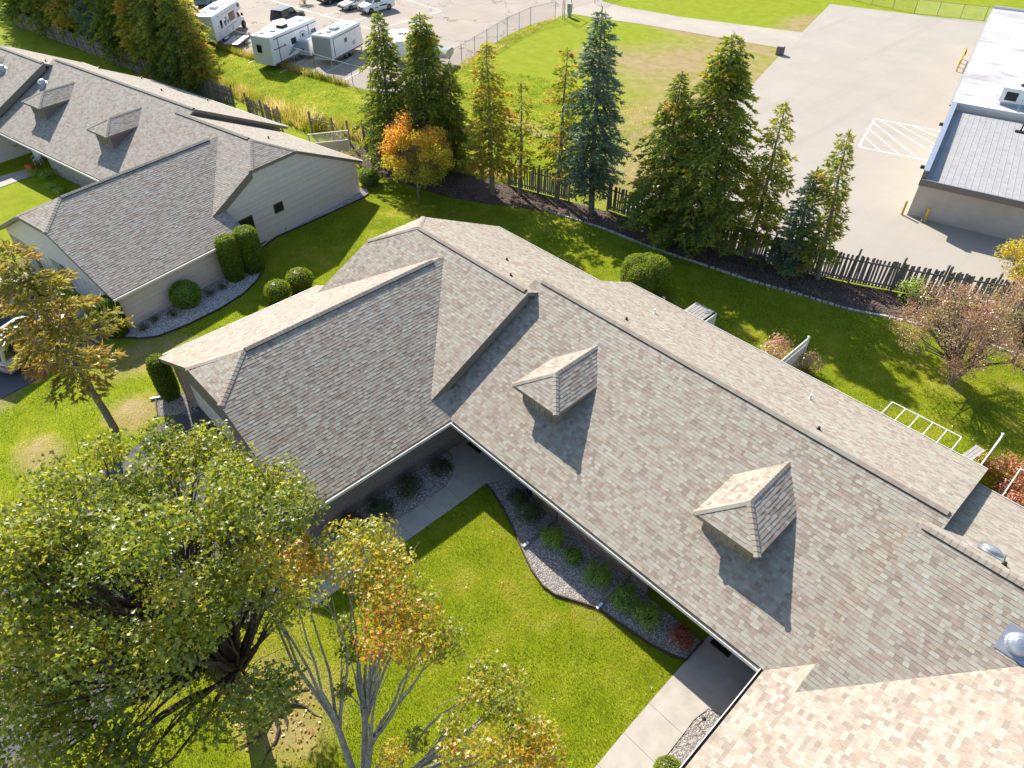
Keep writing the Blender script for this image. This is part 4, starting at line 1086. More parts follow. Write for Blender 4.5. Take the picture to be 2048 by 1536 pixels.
def spruce_mesh(h, R, mat, seed, z0=.12, dens=1.0, droop=.25, gaps=.0, tint0=.45, brown=.0, tips=0.0, lop=0.0, tuft=.30, shape=.85):
    """returns (trunk mesh, crown mesh): whorls of drooping branches carrying brush-like shoots"""
    r = random.Random(seed); rn = np.random.default_rng(seed)
    b = MB(); k = 8; sway = [Vector((0, 0, 0))]
    for i in range(k): sway.append(sway[-1] + Vector((r.gauss(0, .03), r.gauss(0, .03), 0)))
    tp = lambda t: sway[min(int(t * k), k - 1)].lerp(sway[min(int(t * k) + 1, k)], t * k - int(t * k)) + Vector((0, 0, t * h))
    b.tube([tp(i / k) - Vector((0, 0, .2 if i == 0 else 0)) for i in range(k + 1)], [max(.008, (.0155 * h + .02) * (1 - i / k) ** .9 + .008) for i in range(k + 1)], 8)
    P, D, S, T = [], [], [], []
    z = z0 * h
    while z < h * .985:
        t = z / h; L = R * (1 - t) ** shape * (1.0 if t > z0 + .12 else .55 + 3.6 * max(0, t - z0)) + .12
        nb = max(4, int(r.uniform(5, 7.5) * (1.15 - .35 * t) * dens)); a0 = r.random() * 6.28
        for j in range(nb):
            if r.random() < gaps: continue
            a = a0 + 6.283 * j / nb + r.uniform(-.3, .3); l = L * r.uniform(.55, 1.12) * (1 + lop * math.cos(a))
            up = r.uniform(-.05, .22) * (1 + 1.4 * t) + .3 * max(0, t - .7)
            o = tp(t); dirv = Vector((math.cos(a), math.sin(a), 0)); pr = o.copy(); seg = max(2, int(l / .24))
            pts = []
            for q in range(seg + 1):
                u = q / seg; pts.append(o + dirv * (l * u) + Vector((0, 0, l * (up * u - droop * 1.6 * u * u))))
            if l > .35: b.tube([pts[0], pts[seg // 2], pts[-1]], [.010 + .010 * l, .008 + .005 * l, .003], 4, cap=False)
            bt = r.gauss(tint0, .09) + (brown if r.random() < .3 else 0)
            for q in range(1, seg + 1):
                u = q / seg; p = pts[q]; side = Vector((-dirv.y, dirv.x, 0))
                if u < .22 and t < .8: continue
                w = (.10 + .30 * math.sin(math.pi * min(1, u * .85 + .1))) * min(1.0, l)
                for sgn in (-1, 1):
                    for m in range(2 if l > .8 else 1):
                        off = side * sgn * w * (.25 + .75 * r.random()) + dirv * r.uniform(-.1, .12)
                        P.append(p + off + Vector((0, 0, -abs(w) * .25 * r.random()))); D.append((dirv * .75 + side * sgn * .7 + Vector((0, 0, -.35 - droop * .8 + .5 * r.random()))).normalized())
                        S.append(tuft * (.65 + .6 * r.random()) * (.7 + .3 * min(1, l))); T.append(bt + .16 * (u - .5) + tips * (u > .85) + r.gauss(0, .07))
            P.append(pts[-1]); D.append((dirv + Vector((0, 0, .1))).normalized()); S.append(tuft * .8); T.append(bt + .15 + tips)
        z += r.uniform(.20, .34) * (1.0 if t < .75 else .7) / dens ** .5
    for q in range(5): P.append(Vector((0, 0, h * (.955 + .01 * q)))+sway[-1]); D.append(Vector((r.gauss(0, .3), r.gauss(0, .3), 1)).normalized()); S.append(.22); T.append(tint0 + .1)
    P = np.array(P); D = np.array(D); S = np.array(S); T = np.clip(np.array(T), 0, 1); n = len(P); K = 6
    d = D[:, None] + rn.normal(0, .42, (n, K, 3)); d /= np.linalg.norm(d, axis=2)[..., None]
    s = rn.normal(0, 1, (n, K, 3)); s = np.cross(d, s); s /= np.linalg.norm(s, axis=2)[..., None]
    base = P[:, None] + D[:, None] * (S[:, None, None] * np.linspace(-.35, .45, K)[None, :, None])
    Ls = S[:, None, None] * rn.uniform(.55, 1.0, (n, K, 1)); W = Ls * .19
    V = np.stack([base - s * W, base + s * W, base + d * Ls], 2).reshape(-1, 3)
    return b.mesh('trunk', M['bark_grey']), np_mesh('crown', V, np.arange(len(V)).reshape(-1, 3), mat, np.repeat(T, K))

def spruce(name, loc, meshes, label, group, scale=1.0, rz=0.0, tilt=(0, 0)):
    root = empty(name, loc, rz, label, 'tree', group); root.rotation_euler = (tilt[0], tilt[1], rz); root.scale = (scale,) * 3
    link_mesh('trunk', meshes[0], root); link_mesh('crown', meshes[1], root)
    return root

SP = {
 'dense': spruce_mesh(12.8, 4.0, M['needle'], 3, .10, 1.15, .30, .0, .50, tips=.10, shape=.62),
 'dark': spruce_mesh(11.2, 3.4, M['needle'], 4, .12, 1.0, .32, .05, .42, brown=.18, shape=.72),
 'blue': spruce_mesh(13.0, 2.7, M['needle_blue'], 5, .14, 1.05, .22, .06, .45, shape=.62),
 'blue2': spruce_mesh(6.8, 1.6, M['needle_blue'], 6, .10, 1.0, .25, .05, .40),
 'olive': spruce_mesh(10.4, 2.7, M['needle_olive'], 7, .20, .95, .20, .12, .52, brown=.25, shape=.7),
 'sparse': spruce_mesh(10.2, 2.0, M['needle_olive'], 8, .22, .72, .18, .25, .40, brown=.35, shape=.6),
 'thin': spruce_mesh(7.9, 1.4, M['needle_olive'], 9, .22, .65, .15, .28, .42, brown=.2, shape=.55),
 'open': spruce_mesh(9.8, 2.15, M['needle_olive'], 10, .16, .85, .22, .15, .48, shape=.7),
 'lop': spruce_mesh(9.2, 1.8, M['needle'], 12, .16, .75, .2, .22, .62, tips=.1, lop=-.35, shape=.65),
}
GRP = 'spruces along the wooden fence'
for nm, loc, k, lab, sc, rz, tl in [
    ('spruce_tree', (-26.6, 16.25, -.3), 'dark', 'dark green spruce behind the orange maple, leftmost of the middle row', 1.0, .4, (0, 0)),
    ('spruce_tree', (-24.1, 17.9, -.1), 'dense', 'broad spiky spruce with several tops behind the orange maple', .86, 2.1, (0, .02)),
    ('spruce_tree', (-22.4, 18.9, 0), 'dark', 'short dark spruce squeezed between taller trees right of the orange maple', .72, 4.0, (0, 0)),
    ('spruce_tree', (-17.7, 18.5, 0), 'olive', 'yellowish thinning spruce with a long bare bowed trunk', 1.0, 1.2, (0, -.02)),
    ('spruce_tree', (-16.3, 19.9, 0), 'thin', 'small thin spruce with a bare lower trunk beside a fence gap', 1.0, .2, (0, 0)),
    ('spruce_tree', (-13.94, 21.27, 0), 'sparse', 'brown topped sparse spruce left of the tall blue one', 1.0, 5.0, (0, -.03)),
    ('spruce_tree', (-11.0, 21.7, 0), 'blue', 'tall blue green spruce standing at the end of the picket fence', 1.0, 0.0, (0, -.025)),
    ('spruce_tree', (-6.1, 22.4, 0), 'dark', 'dark spruce with twin pointed tops left of the biggest green one', .94, 3.3, (0, -.03)),
    ('spruce_tree', (-3.4, 23.3, 0), 'dense', 'biggest bushy green spruce in front of the concrete yard', 1.0, 1.0, (0, -.02)),
    ('spruce_tree', (-.3, 24.4, 0), 'open', 'airy olive spruce right of the biggest green one', 1.0, 2.0, (0, -.02)),
    ('spruce_tree', (2.2, 25.0, 0), 'blue2', 'small blue tinged spruce hugging the picket fence', 1.0, 2.0, (0, -.04)),
    ('spruce_tree', (4.06, 25.4, 0), 'lop', 'last spruce on the right with one sided branches', 1.0, 0.6, (.02, -.10))]:
    spruce(nm, loc, SP[k], lab, GRP, sc, rz, tl)
GRP2 = 'spruces behind the pale house'
k = 0
for q_, (x, y, key, sc, rz) in enumerate([(-51.9, 13.1, 'olive', .80, .5), (-53.0, 12.2, 'dark', .86, 2.0), (-55.3, 13.6, 'olive', 1.0, 3.1), (-57.0, 12.2, 'dense', .92, 1.2), (-59.6, 13.4, 'dark', 1.08, 4.2), (-61.5, 11.6, 'olive', 1.08, 5.5), (-63.6, 12.9, 'dense', .95, 0.3), (-66.0, 11.2, 'dark', 1.12, 2.6), (-68.2, 12.6, 'olive', 1.15, 1.1), (-70.5, 10.6, 'blue', .95, 4.4), (-73.0, 12.0, 'dark', 1.15, 3.6), (-75.5, 9.8, 'olive', 1.15, .9), (-78.5, 11.0, 'dense', 1.0, 2.9), (-81.5, 9.0, 'dark', 1.15, 5.0), (-85, 10.2, 'olive', 1.2, 1.9), (-88.5, 8.2, 'dark', 1.2, .2), (-62.5, 15.6, 'dense', .95, 2.2), (-69.5, 14.8, 'dark', 1.1, .7), (-77, 13.6, 'dense', 1.05, 4.0), (-84, 13.2, 'dark', 1.15, 3.1), (-92, 10.5, 'dense', 1.1, 5.2), (-95, 14.5, 'dark', 1.2, 1.2), (-89, 15, 'olive', 1.25, 2.9), (-100, 11, 'dense', 1.15, 0.3), (-104, 15, 'dark', 1.2, 4.1)]):
    lab = ['leaning conifer nearest the bright grass strip, rightmost of the far row', 'conifer with bare forked trunk beside the rightmost of the far row'][q_] if q_ < 2 else 'conifer in the crowded dark mass behind the pale house'
    spruce('spruce_tree', (x, y, terr(x, y)), SP[key], lab, GRP2, sc, rz)
# autumn conifer on the left lawn
la = spruce_mesh(10.3, 3.5, M['needle_larch'], 21, .36, .70, .16, .28, .50, brown=.22, shape=.55, tuft=.36)
spruce('conifer_tree', (-12.3, -10.47, 0), la, 'yellowing open conifer leaning over the parked silver truck on the left lawn', None, 1.0, 1.4, (0, -.03))

# broadleaf trees
def maple_tint(p): return min(.62, max(.12, .33 + .05 * (p.z - 7) / 3 + random.gauss(0, .07) + (.10 if p.y > 2.2 and p.x > 1.5 else 0)))
random.seed(5)
cl = [(x - 1.1, y - .6, z, c, t) for x, y, z, c, t in shell(150, 4.9, 8.0, 3.2, 31, (.45, 1.0), maple_tint, (.6, 1.0))] + [(q[0], q[1], q[2], .8, random.uniform(.3, .6)) for q in [(-1.5, -3.2, 5.5), (-.6, -3.8, 6.2), (.4, -4.0, 6.5), (1.4, -4.0, 6.6), (2.2, -3.6, 6.4), (-2.4, -3.6, 5.0), (.2, -3.4, 5.2), (1.4, -3.2, 5.4), (2.8, -3.0, 5.8), (1.9, -2.6, 5.0), (-3.6, -3.2, 4.6), (.9, -4.6, 5.8)]]
broadleaf('maple_tree', (4.15, -12.2, 0), 4.2, .24, cl, .135, M['leaf_maple'], 'large green maple filling the lower left of the picture', n_leaf=470, seed=31, bark=M['bark_dark'], stems=[(-.1, .05, 4.4), (.5, .3, 4.0), (-.6, -.4, 4.2)], twigs=2)
B2 = (8.9, -11.0)
def rel(x, y, z, cr, t): return (x - B2[0], y - B2[1], z, cr, t)
cl = [rel(*q) for q in [(4.6, -6.7, 5.2, .8, .55), (5.0, -7.4, 5.8, .9, .5), (4.2, -7.6, 5.4, .8, .52), (5.6, -6.9, 5.2, .8, .58), (6.2, -7.2, 5.6, .85, .6), (5.6, -8.1, 6.1, .9, .56), (6.6, -7.9, 5.8, .85, .62), (7.2, -7.1, 5.0, .8, .5), (7.6, -7.6, 5.3, .85, .66), (7.2, -8.3, 5.6, .8, .72), (8.2, -7.4, 5.0, .75, .6), (8.3, -8.1, 5.2, .8, .7), (8.7, -7.2, 4.6, .7, .45), (7.9, -8.9, 5.7, .7, .76),
  (4.7, -9.1, 6.2, .8, .74), (3.9, -9.2, 6.0, .8, .78), (3.2, -9.6, 5.8, .75, .78), (3.0, -10.4, 5.9, .7, .8), (4.0, -10.2, 6.3, .7, .76), (5.2, -9.7, 6.6, .7, .7),
  (10.1, -6.9, 4.4, .7, .45), (10.8, -6.8, 4.4, .75, .5), (11.2, -7.2, 4.5, .7, .42), (10.4, -7.6, 4.7, .6, .55), (11.9, -7.2, 4.3, .75, .58), (12.4, -7.0, 4.1, .7, .66), (12.8, -7.4, 4.1, .7, .7), (12.3, -7.9, 4.4, .65, .68), (11.7, -8.3, 4.7, .6, .62), (12.9, -8.0, 3.9, .55, .72), (11.2, -9.0, 4.6, .55, .6), (10.6, -8.6, 4.6, .45, .5), (12.2, -9.0, 4.2, .55, .6), (10.2, -10.2, 4.9, .45, .66), (9.7, -9.3, 3.2, .4, .4), (6.4, -9.2, 3.6, .45, .3), (5.4, -8.9, 3.2, .5, .28), (7.0, -9.9, 3.0, .35, .35)]]
broadleaf('maple_tree', (B2[0], B2[1], 0), 1.3, .12, cl, .13, M['leaf_maple'], 'thin orange and green maple with bare grey stems in the lower middle', n_leaf=520, seed=44, stems=[(-1.2, 1.3, 2.6), (-.5, 1.0, 2.4), (.9, .9, 2.2), (-1.7, .5, 2.8), (.2, .3, 1.6)], twigs=3, bark=M['bark_pale'])
def om(p): return max(.2, min(.95, .58 + .11 * (p.z - 3.6) - .13 * p.x + .04 * p.y + random.gauss(0, .07)))
MAPLE_O = [(0, (.20, .24, .02)), (.35, (.42, .40, .025)), (.55, (.64, .48, .03)), (.72, (.72, .40, .05)), (.88, (.74, .26, .06)), (1, (.66, .18, .06))]
M['leaf_orange'] = leafmat('orange_maple_leaves', MAPLE_O, .45, .03, .4)
broadleaf('maple_tree', (-21.3, 14.5, -.25), 1.6, .09, shell(58, 2.45, 4.7, 1.3, 51, (.35, 1), om, (.5, .8)), .15, M['leaf_orange'], 'small bright orange and yellow maple on the lawn before the spruces', n_leaf=420, seed=51, shape='oval', bark=M['bark_grey'])
def cb(p): return .55 + random.gauss(0, .16)
broadleaf('crabapple_tree', (13.45, 21.5, 0), 1.3, .12, [(x - .6, y + .1, z, c, t) for x, y, z, c, t in shell(64, 3.1, 3.5, 1.6, 61, (.35, 1), cb, (.45, .75))], .095, M['leaf_crab'], 'pinkish brown crabapple with a thin crown on the rear lawn', n_leaf=520, seed=61, shape='oval', stems=[(.5, .3, 1.5), (-.5, .1, 1.4), (0, -.4, 1.5)], bark=M['bark_grey'])
broadleaf('crabapple_tree', (15.0, 25.6, 0), 1.3, .12, shell(44, 2.4, 3.2, 1.6, 62, (.3, 1), lambda p: .62 + random.gauss(0, .15), (.45, .7)), .095, M['leaf_crab'], 'reddish crabapple by the fence at the right edge behind the other one', n_leaf=520, seed=62, shape='oval', bark=M['bark_grey'])
broadleaf('yellow_tree', (12.9, 32.4, 0), .9, .08, shell(36, 2.0, 3.6, .6, 63, (.3, 1), lambda p: .55 + random.gauss(0, .16), (.45, .75)), .14, M['leaf_yellow'], 'yellow leaved small tree beside the concrete yard at the right edge', n_leaf=420, seed=63, shape='oval')

# shrubs
def clipped(name, loc, prof, label, mat, group=None, sx=1.0, sy=1.0, rz=0.0, leaf=.07, dens=900, seed=0, tint=.5, lumps=None):
    """hedge-like shrub: leaves over the surface of a lathe profile [(r, z)...]"""
    r = np.random.default_rng(seed); root = empty(name, loc, rz, label, 'shrub', group)
    b = MB(); cs_ = lumps or [(0, 0, 1.0)]
    C, Nn = [], []
    for lx, ly, ls in cs_:
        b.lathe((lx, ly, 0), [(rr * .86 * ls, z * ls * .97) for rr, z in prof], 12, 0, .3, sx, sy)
        for (r0, z0), (r1, z1) in zip(prof, prof[1:]):
            A = math.pi * (r0 + r1) * ls * math.hypot(r1 - r0, z1 - z0) * ls * (sx + sy) / 2; n = max(4, int(A * dens))
            t = r.random(n); a = r.uniform(0, 6.283, n); rr = (r0 + (r1 - r0) * t) * ls * r.normal(.98, .05, n); z = (z0 + (z1 - z0) * t) * ls + r.normal(0, .02, n)
            C.append(np.stack([lx + rr * np.cos(a) * sx, ly + rr * np.sin(a) * sy, z], -1)); dz = -(r1 - r0); dr = z1 - z0; q = math.hypot(dz, dr) + 1e-9
            Nn.append(np.stack([np.cos(a) * dr / q, np.sin(a) * dr / q, np.full(n, dz / q)], -1))
    b.build('stems', M['leaf_dark'], root)  # solid core rather than stems; its dark green stands in for inner shade
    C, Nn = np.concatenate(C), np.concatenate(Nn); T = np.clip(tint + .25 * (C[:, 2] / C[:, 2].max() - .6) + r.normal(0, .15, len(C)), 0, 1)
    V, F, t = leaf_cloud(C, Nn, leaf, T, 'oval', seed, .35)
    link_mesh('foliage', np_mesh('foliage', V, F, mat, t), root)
    return root
COLP = lambda R, H: [(R * .75, .05), (R * .92, H * .15), (R, H * .4), (R, H * .75), (R * .93, H * .9), (R * .72, H * .98), (R * .3, H), (.02, H * 1.005)]
BALL = lambda R, H: [(R * .6, .04), (R * .9, H * .25), (R, H * .5), (R * .93, H * .72), (R * .7, H * .9), (R * .35, H * .99), (.02, H)]
GA = 'clipped arborvitae columns'
clipped('arborvitae', (-20.85, -.05, -.33), COLP(.62, 2.95), 'front one of the two clipped green columns at the pale wall corner', M['leaf_arb'], GA, seed=1, leaf=.09, dens=800)
clipped('arborvitae', (-20.95, 1.25, -.33), COLP(.72, 2.95), 'rear larger one of the two clipped green columns at the pale wall corner', M['leaf_arb'], GA, seed=2, leaf=.09, dens=800)
clipped('arborvitae', (-20.15, -7.35, -.33), COLP(.55, 2.45), 'dark clipped column beside the pale house driveway under the conifer', M['leaf_arb'], GA, seed=3, leaf=.09, dens=800, tint=.3)
clipped('arborvitae', (-12.75, -7.55, 0), COLP(.5, 2.55), 'clipped green column at the left garage corner of the near house', M['leaf_arb'], GA, seed=4, leaf=.08, dens=900, tint=.35)
clipped('round_shrub', (-20.25, -3.35, -.33), BALL(.85, 1.45), 'single dark green ball shrub against the long pale wall', M['leaf_green'], seed=5, leaf=.10, dens=600, tint=.45)
clipped('round_shrub', (-16.95, .75, -.27), BALL(.75, 1.2), 'front one of two yellow green mounds peeking over the left roof edge', M['leaf_arb'], 'yellow green mounds', seed=6, leaf=.08, dens=700, tint=.62)
clipped('round_shrub', (-17.1, 2.3, -.27), BALL(.8, 1.25), 'rear one of two yellow green mounds peeking over the left roof edge', M['leaf_arb'], 'yellow green mounds', seed=7, leaf=.08, dens=700, tint=.62)
clipped('round_shrub', (-2.55, 16.7, 0), BALL(1.0, 2.3), 'big heart shaped clipped evergreen on the rear lawn by the eave', M['leaf_arb'], seed=8, leaf=.09, dens=700, tint=.62, lumps=[(-.45, -.1, .95), (.45, .35, 1.0), (.2, -.5, .9), (-.1, .6, .92)])
clipped('round_shrub', (-25.9, 13.4, -.33), BALL(.8, 1.1), 'dark rounded bush at the back corner of the pale gable', M['leaf_green'], seed=9, leaf=.09, dens=600, tint=.3)
clipped('round_shrub', (14.75, -3.75, 0), BALL(.45, .75), 'yellow green bush at the bottom edge beside the roof gutter', M['leaf_arb'], seed=10, leaf=.06, dens=1100, tint=.62)

def loose(name, loc, R, H, label, mat, group=None, n=900, leaf=.08, seed=0, tint=.5, flowers=None):
    r = np.random.default_rng(seed); random.seed(seed); root = empty(name, loc, random.random() * 6, label, 'shrub', group)
    b = MB(); C = []; Bn = []
    for i in range(26):
        a = random.random() * 6.283; q = R * math.sqrt(random.random()); z = H * (random.uniform(.55, 1.0)) * (1 - .35 * (q / R) ** 2)
        e = (q * math.cos(a), q * math.sin(a), z); limb(b, (e[0] * .12, e[1] * .12, 0), e, .012, .004, .06, 3, 4)
        k = n // 26; c = r.normal(0, 1, (k, 3)) * np.array([.16, .16, .15]) * max(R, .4) * 1.5 + np.array(e) * np.array([1, 1, .93]); c[:, 2] = np.clip(c[:, 2], .05, None)
        C.append(c); Bn.append(c / max(R, .3) + np.array([0, 0, .5]))
    b.build('stems', M['bark_dark'], root)
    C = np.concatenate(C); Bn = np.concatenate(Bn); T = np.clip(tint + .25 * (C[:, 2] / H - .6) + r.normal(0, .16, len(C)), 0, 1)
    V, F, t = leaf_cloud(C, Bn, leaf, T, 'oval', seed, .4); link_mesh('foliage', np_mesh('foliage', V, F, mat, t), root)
    if flowers:
        k = 160; c = C[r.integers(0, len(C), k)] * 1.04; V, F, t = leaf_cloud(c, Bn[:k] * 0 + np.array([0, 0, 1.0]), .09, r.uniform(.3, 1, k), 'oval', seed, .5); link_mesh('flower_heads', np_mesh('flower_heads', V, F, flowers, t), root)
    return root
GB = 'small shrubs in the gravel beds of the near house'
for i, (x, y, R, H, lab, m, ti) in enumerate([
    (.22, -.95, .42, .6, 'dark reddish shrub in the gravel nearest the shaded entry slab', 'leaf_dark', .6),
    (.25, -2.55, .55, .8, 'larger dark shrub midway along the taupe garage wall', 'leaf_dark', .45),
    (.25, -4.1, .5, .7, 'dark shrub beside the garage walk close to the maple crown', 'leaf_dark', .4),
    (.2, -5.5, .5, .7, 'low dark shrub at the lower end of the garage wall bed', 'leaf_dark', .4),
    (3.85, .32, .42, .65, 'dark shrub left of the first downpipe, nearer the entry', 'leaf_dark', .6),
    (4.75, .05, .6, .8, 'bushy dark shrub just left of the first downpipe', 'leaf_dark', .5),
    (6.2, -.02, .45, .6, 'bright green shrub just right of the first downpipe', 'leaf_green', .62),
    (7.35, -.05, .32, .4, 'tiny low plant between two bright green shrubs', 'leaf_green', .35),
    (8.55, .0, .5, .65, 'round bright green shrub just left of the second downpipe', 'leaf_green', .6),
    (10.05, -.02, .52, .7, 'darker green shrub just right of the second downpipe', 'leaf_green', .42),
    (11.0, .0, .48, .65, 'green shrub beside the red flowering one', 'leaf_green', .6)]):
    loose('garden_shrub', (x, y, .02), R, H, lab, M[m], GB, 1500, .075, 70 + i, ti)
loose('garden_shrub', (12.35, .25, .02), .42, .6, 'small shrub with red and pink leaves beside the lower entry walk', M['leaf_red'], GB, 1100, .075, 90, .45)
loose('red_shrub', (17.6, 16.3, 0), 1.0, 1.5, 'round coppery red shrub behind the white privacy panel at the right edge', M['leaf_red'], None, 2600, .10, 91, .75)
loose('red_shrub', (18.6, 15.3, 0), .8, 1.2, 'second coppery shrub below the white awning bar at the right edge', M['leaf_red'], None, 1800, .10, 92, .7)
loose('pink_shrub', (6.3, 16.7, 0), .75, 1.5, 'pink leaved shrub left of the middle white privacy panel', M['leaf_crab'], None, 1300, .10, 93, .8)
loose('pink_shrub', (7.9, 17.1, 0), .6, 1.2, 'greenish pink shrub right of the middle white privacy panel', M['leaf_crab'], None, 900, .10, 94, .5)
for i, (lx, ly, R, H, lab) in enumerate([(4.0, -.2, .45, .5, 'olive shrub right of the pumpkin'), (5.2, .1, .55, .6, 'larger olive shrub below the pale brick wall'), (7.2, -.5, .5, .5, 'spreading olive shrub near the edging of the pale house bed'), (8.4, -.7, .45, .5, 'olive shrub nearest the garage roof in the pale house bed')]):
    loose('garden_shrub', h2(lx, ly), R, H, lab, M['leaf_green'], 'shrubs in front of the pale house', 700, .09, 100 + i, .6)
for i, (lx, ly, R, H) in enumerate([(-1.6, 1.2, .9, 1.5), (-3.2, .6, .8, 1.6), (-2.0, -.8, .7, 1.2)]):
    loose('garden_shrub', h2(lx, ly), R, H, 'dark bush in the shade at the far left in front of the pale house', M['leaf_dark'], 'dark bushes at the far left', 1200, .11, 110 + i, .35)
for i, (x, y, lab) in enumerate([(-20.0, -5.5, 'tiny plant nearest the driveway in the white gravel'), (-19.75, -4.5, 'small plant left of the ball shrub in the white gravel'), (-20.3, -2.0, 'small plant right of the ball shrub in the white gravel'), (-20.35, -1.2, 'small plant nearest the clipped columns in the white gravel'), (-19.6, -6.3, 'small plant by the corner of the white gravel')]):
    loose('garden_shrub', (x, y, -.3), .3, .35, lab, M['leaf_dark'], 'small plants in the white gravel', 260, .07, 120 + i, .8)
loose('yellow_shrub', (-29.6, 14.0, -.3), .9, 1.0, 'yellow shrub at the mulch left of the orange maple', M['leaf_yellow'], None, 1300, .12, 130, .5)
loose('yellow_shrub', (-37.2, 16.2, -.2), .8, 1.4, 'yellow green bush spilling over the broken picket fence', M['leaf_yellow'], None, 1300, .13, 131, .3)
loose('yellow_shrub', (-73.3, 36.4, 0), .8, 1.7, 'yellow flowering bush among the parked cars at the top', M['leaf_yellow'], None, 900, .16, 132, .5)
loose('fence_shrub', (2.6, 24.4, 0), .7, 1.0, 'grey green bush at the foot of the picket fence between two trunks', M['leaf_green'], None, 900, .10, 133, .4)
loose('fence_shrub', (.8, 23.7, 0), .6, .8, 'low bush on the mulch left of the grey green one', M['leaf_dark'], None, 800, .10, 134, .6)
loose('fence_shrub', (8.8, 27.0, 0), .8, 1.7, 'light green climbing bush on the picket fence by the crabapple', M['leaf_green'], None, 1200, .11, 135, .8)

# ------------------------------------------------------------------ wooden picket fence in runs, with gaps where it has fallen
def picket_run(pts, label, h=1.65, gap=.02, skip=0.0, seed=0, ph=2.0, lean=.03):
    random.seed(seed); o0 = pts[0]
    root = empty('picket_fence', (o0[0], o0[1], terr(*o0)), 0, label, 'fence', 'runs of the old wooden fence')
    L = [0]
    for a, c in zip(pts, pts[1:]): L.append(L[-1] + math.dist(a, c))
    def at(s):
        for i in range(len(pts) - 1):
            if s <= L[i + 1] or i == len(pts) - 2:
                t = (s - L[i]) / (L[i + 1] - L[i]); a, c = pts[i], pts[i + 1]
                return Vector((a[0] + (c[0] - a[0]) * t - o0[0], a[1] + (c[1] - a[1]) * t - o0[1], terr(a[0] + (c[0] - a[0]) * t, a[1] + (c[1] - a[1]) * t) - terr(*o0))), math.atan2(c[1] - a[1], c[0] - a[0])
    npn = max(1, round(L[-1] / 2.4)); st = L[-1] / npn
    pm = MB(); pm.box((0, 0, ph / 2 - .15), (.11, .11, ph + .3), 0, .45); pm.prism([(-.055, -.055), (.055, -.055), (.055, .055), (-.055, .055)], ph, ph + .01, 0, .7); pm.lathe((0, 0, 0), [(.075, ph + .01), (.08, ph + .04), (.05, ph + .09), (.01, ph + .1)], 8, 0, .6)
    pmesh = pm.mesh('post', M['wood'])
    for i in range(npn + 1):
        p, a = at(i * st); o = link_mesh('post', pmesh, root); o.location = p; o.rotation_euler = (random.gauss(0, .02), random.gauss(0, .02), a)
    for i in range(npn):
        (p, a), (q, _) = at(i * st), at((i + 1) * st)
        for z in (.35, h - .3):
            b = MB(); s_ = Vector((-math.sin(a), math.cos(a), 0)) * -.045
            b.bar(p + s_ + Vector((0, 0, z)), q + s_ + Vector((0, 0, z)), .04, .09, 0, .3); b.build('rail', M['wood'], root)
    pk = []
    for k in range(6):
        w = random.uniform(.125, .14); hh = h * random.uniform(.96, 1.04); b = MB(); c = w * .28
        F = [(-w / 2, 0, .06), (w / 2, 0, .06), (w / 2, 0, hh - c), (w / 2 - c, 0, hh), (-w / 2 + c, 0, hh), (-w / 2, 0, hh - c)]
        b.add([(x, -.009, z) for x, y, z in F] + [(x, .009, z) for x, y, z in F], [tuple(range(6)), tuple(reversed(range(6, 12)))] + [(6 + i, 6 + (i + 1) % 6, (i + 1) % 6, i) for i in range(6)], 0, random.random()); pk.append(b.mesh('picket', M['wood']))
    s = .12
    while s < L[-1] - .1:
        if random.random() > skip:
            p, a = at(s); o = link_mesh('picket', pk[random.randrange(6)], root)
            o.location = p + Vector((-math.sin(a), math.cos(a), 0)) * .06; o.rotation_euler = (random.gauss(0, .012), random.gauss(0, lean), a)
        s += .142 + gap * random.choice((.1, .2, .3, .5, 1.0, 2.2))
    return root
picket_run([(-10.45, 22.75), (-5.76, 23.45), (-.56, 24.4), (1.95, 24.95), (5.73, 26.45), (9.8, 28.4)], 'longest run of weathered pickets between the mulch and the concrete yard', 1.9, .022, .01, 1, 2.25)
picket_run([(9.95, 28.5), (16.5, 32.0)], 'picket run hidden behind the reddish crabapple at the right', 1.9, .022, .01, 2, 2.25)
picket_run([(-18.0, 20.35), (-13.2, 21.75)], 'short weathered picket run behind the thin spruces left of the blue one', 1.8, .04, .08, 3, 2.1)
picket_run([(-31.2, 16.65), (-27.6, 17.6), (-25.8, 18.0)], 'short picket run behind the orange maple', 1.75, .05, .08, 4)
picket_run([(-44.2, 13.2), (-39.4, 13.75)], 'broken picket run with yellow bush spilling over, behind the pale roof', 1.75, .05, .05, 5)
picket_run([(-90, 6.6), (-75, 8.9), (-60, 10.9), (-47.2, 13.3)], 'long picket run under the crowded conifers behind the pale house', 1.75, .05, .05, 6)
for i, (x, y, h) in enumerate([(-36.9, 15.2, 1.9), (-34.6, 15.9, 1.8), (-32.9, 16.3, 1.9)]):
    b = MB(); b.box((0, 0, h / 2 - .2), (.13, .13, h + .4), 0, .5); b.lathe((0, 0, 0), [(.09, h), (.09, h + .04), (.05, h + .09), (.01, h + .1)], 8, 0, .7)
    r = empty('fence_post', (x, y, terr(x, y)), .3, ['leftmost', 'middle', 'rightmost'][i] + ' of three lone fence posts left standing in the gap', 'post', 'lone fence posts'); b.build('post', M['wood'], r)
b = MB(); b.bar((-36.9, 15.2, 1.05), (-34.6, 15.9, 1.0), .04, .09, 0, .6); b.bar((-34.6, 15.9, 1.3), (-33.6, 16.1, .2), .04, .09, 0, .5)
tag(b.build('fallen_rail', M['wood']), 'fallen weathered rails hanging between the lone fence posts', 'rail')

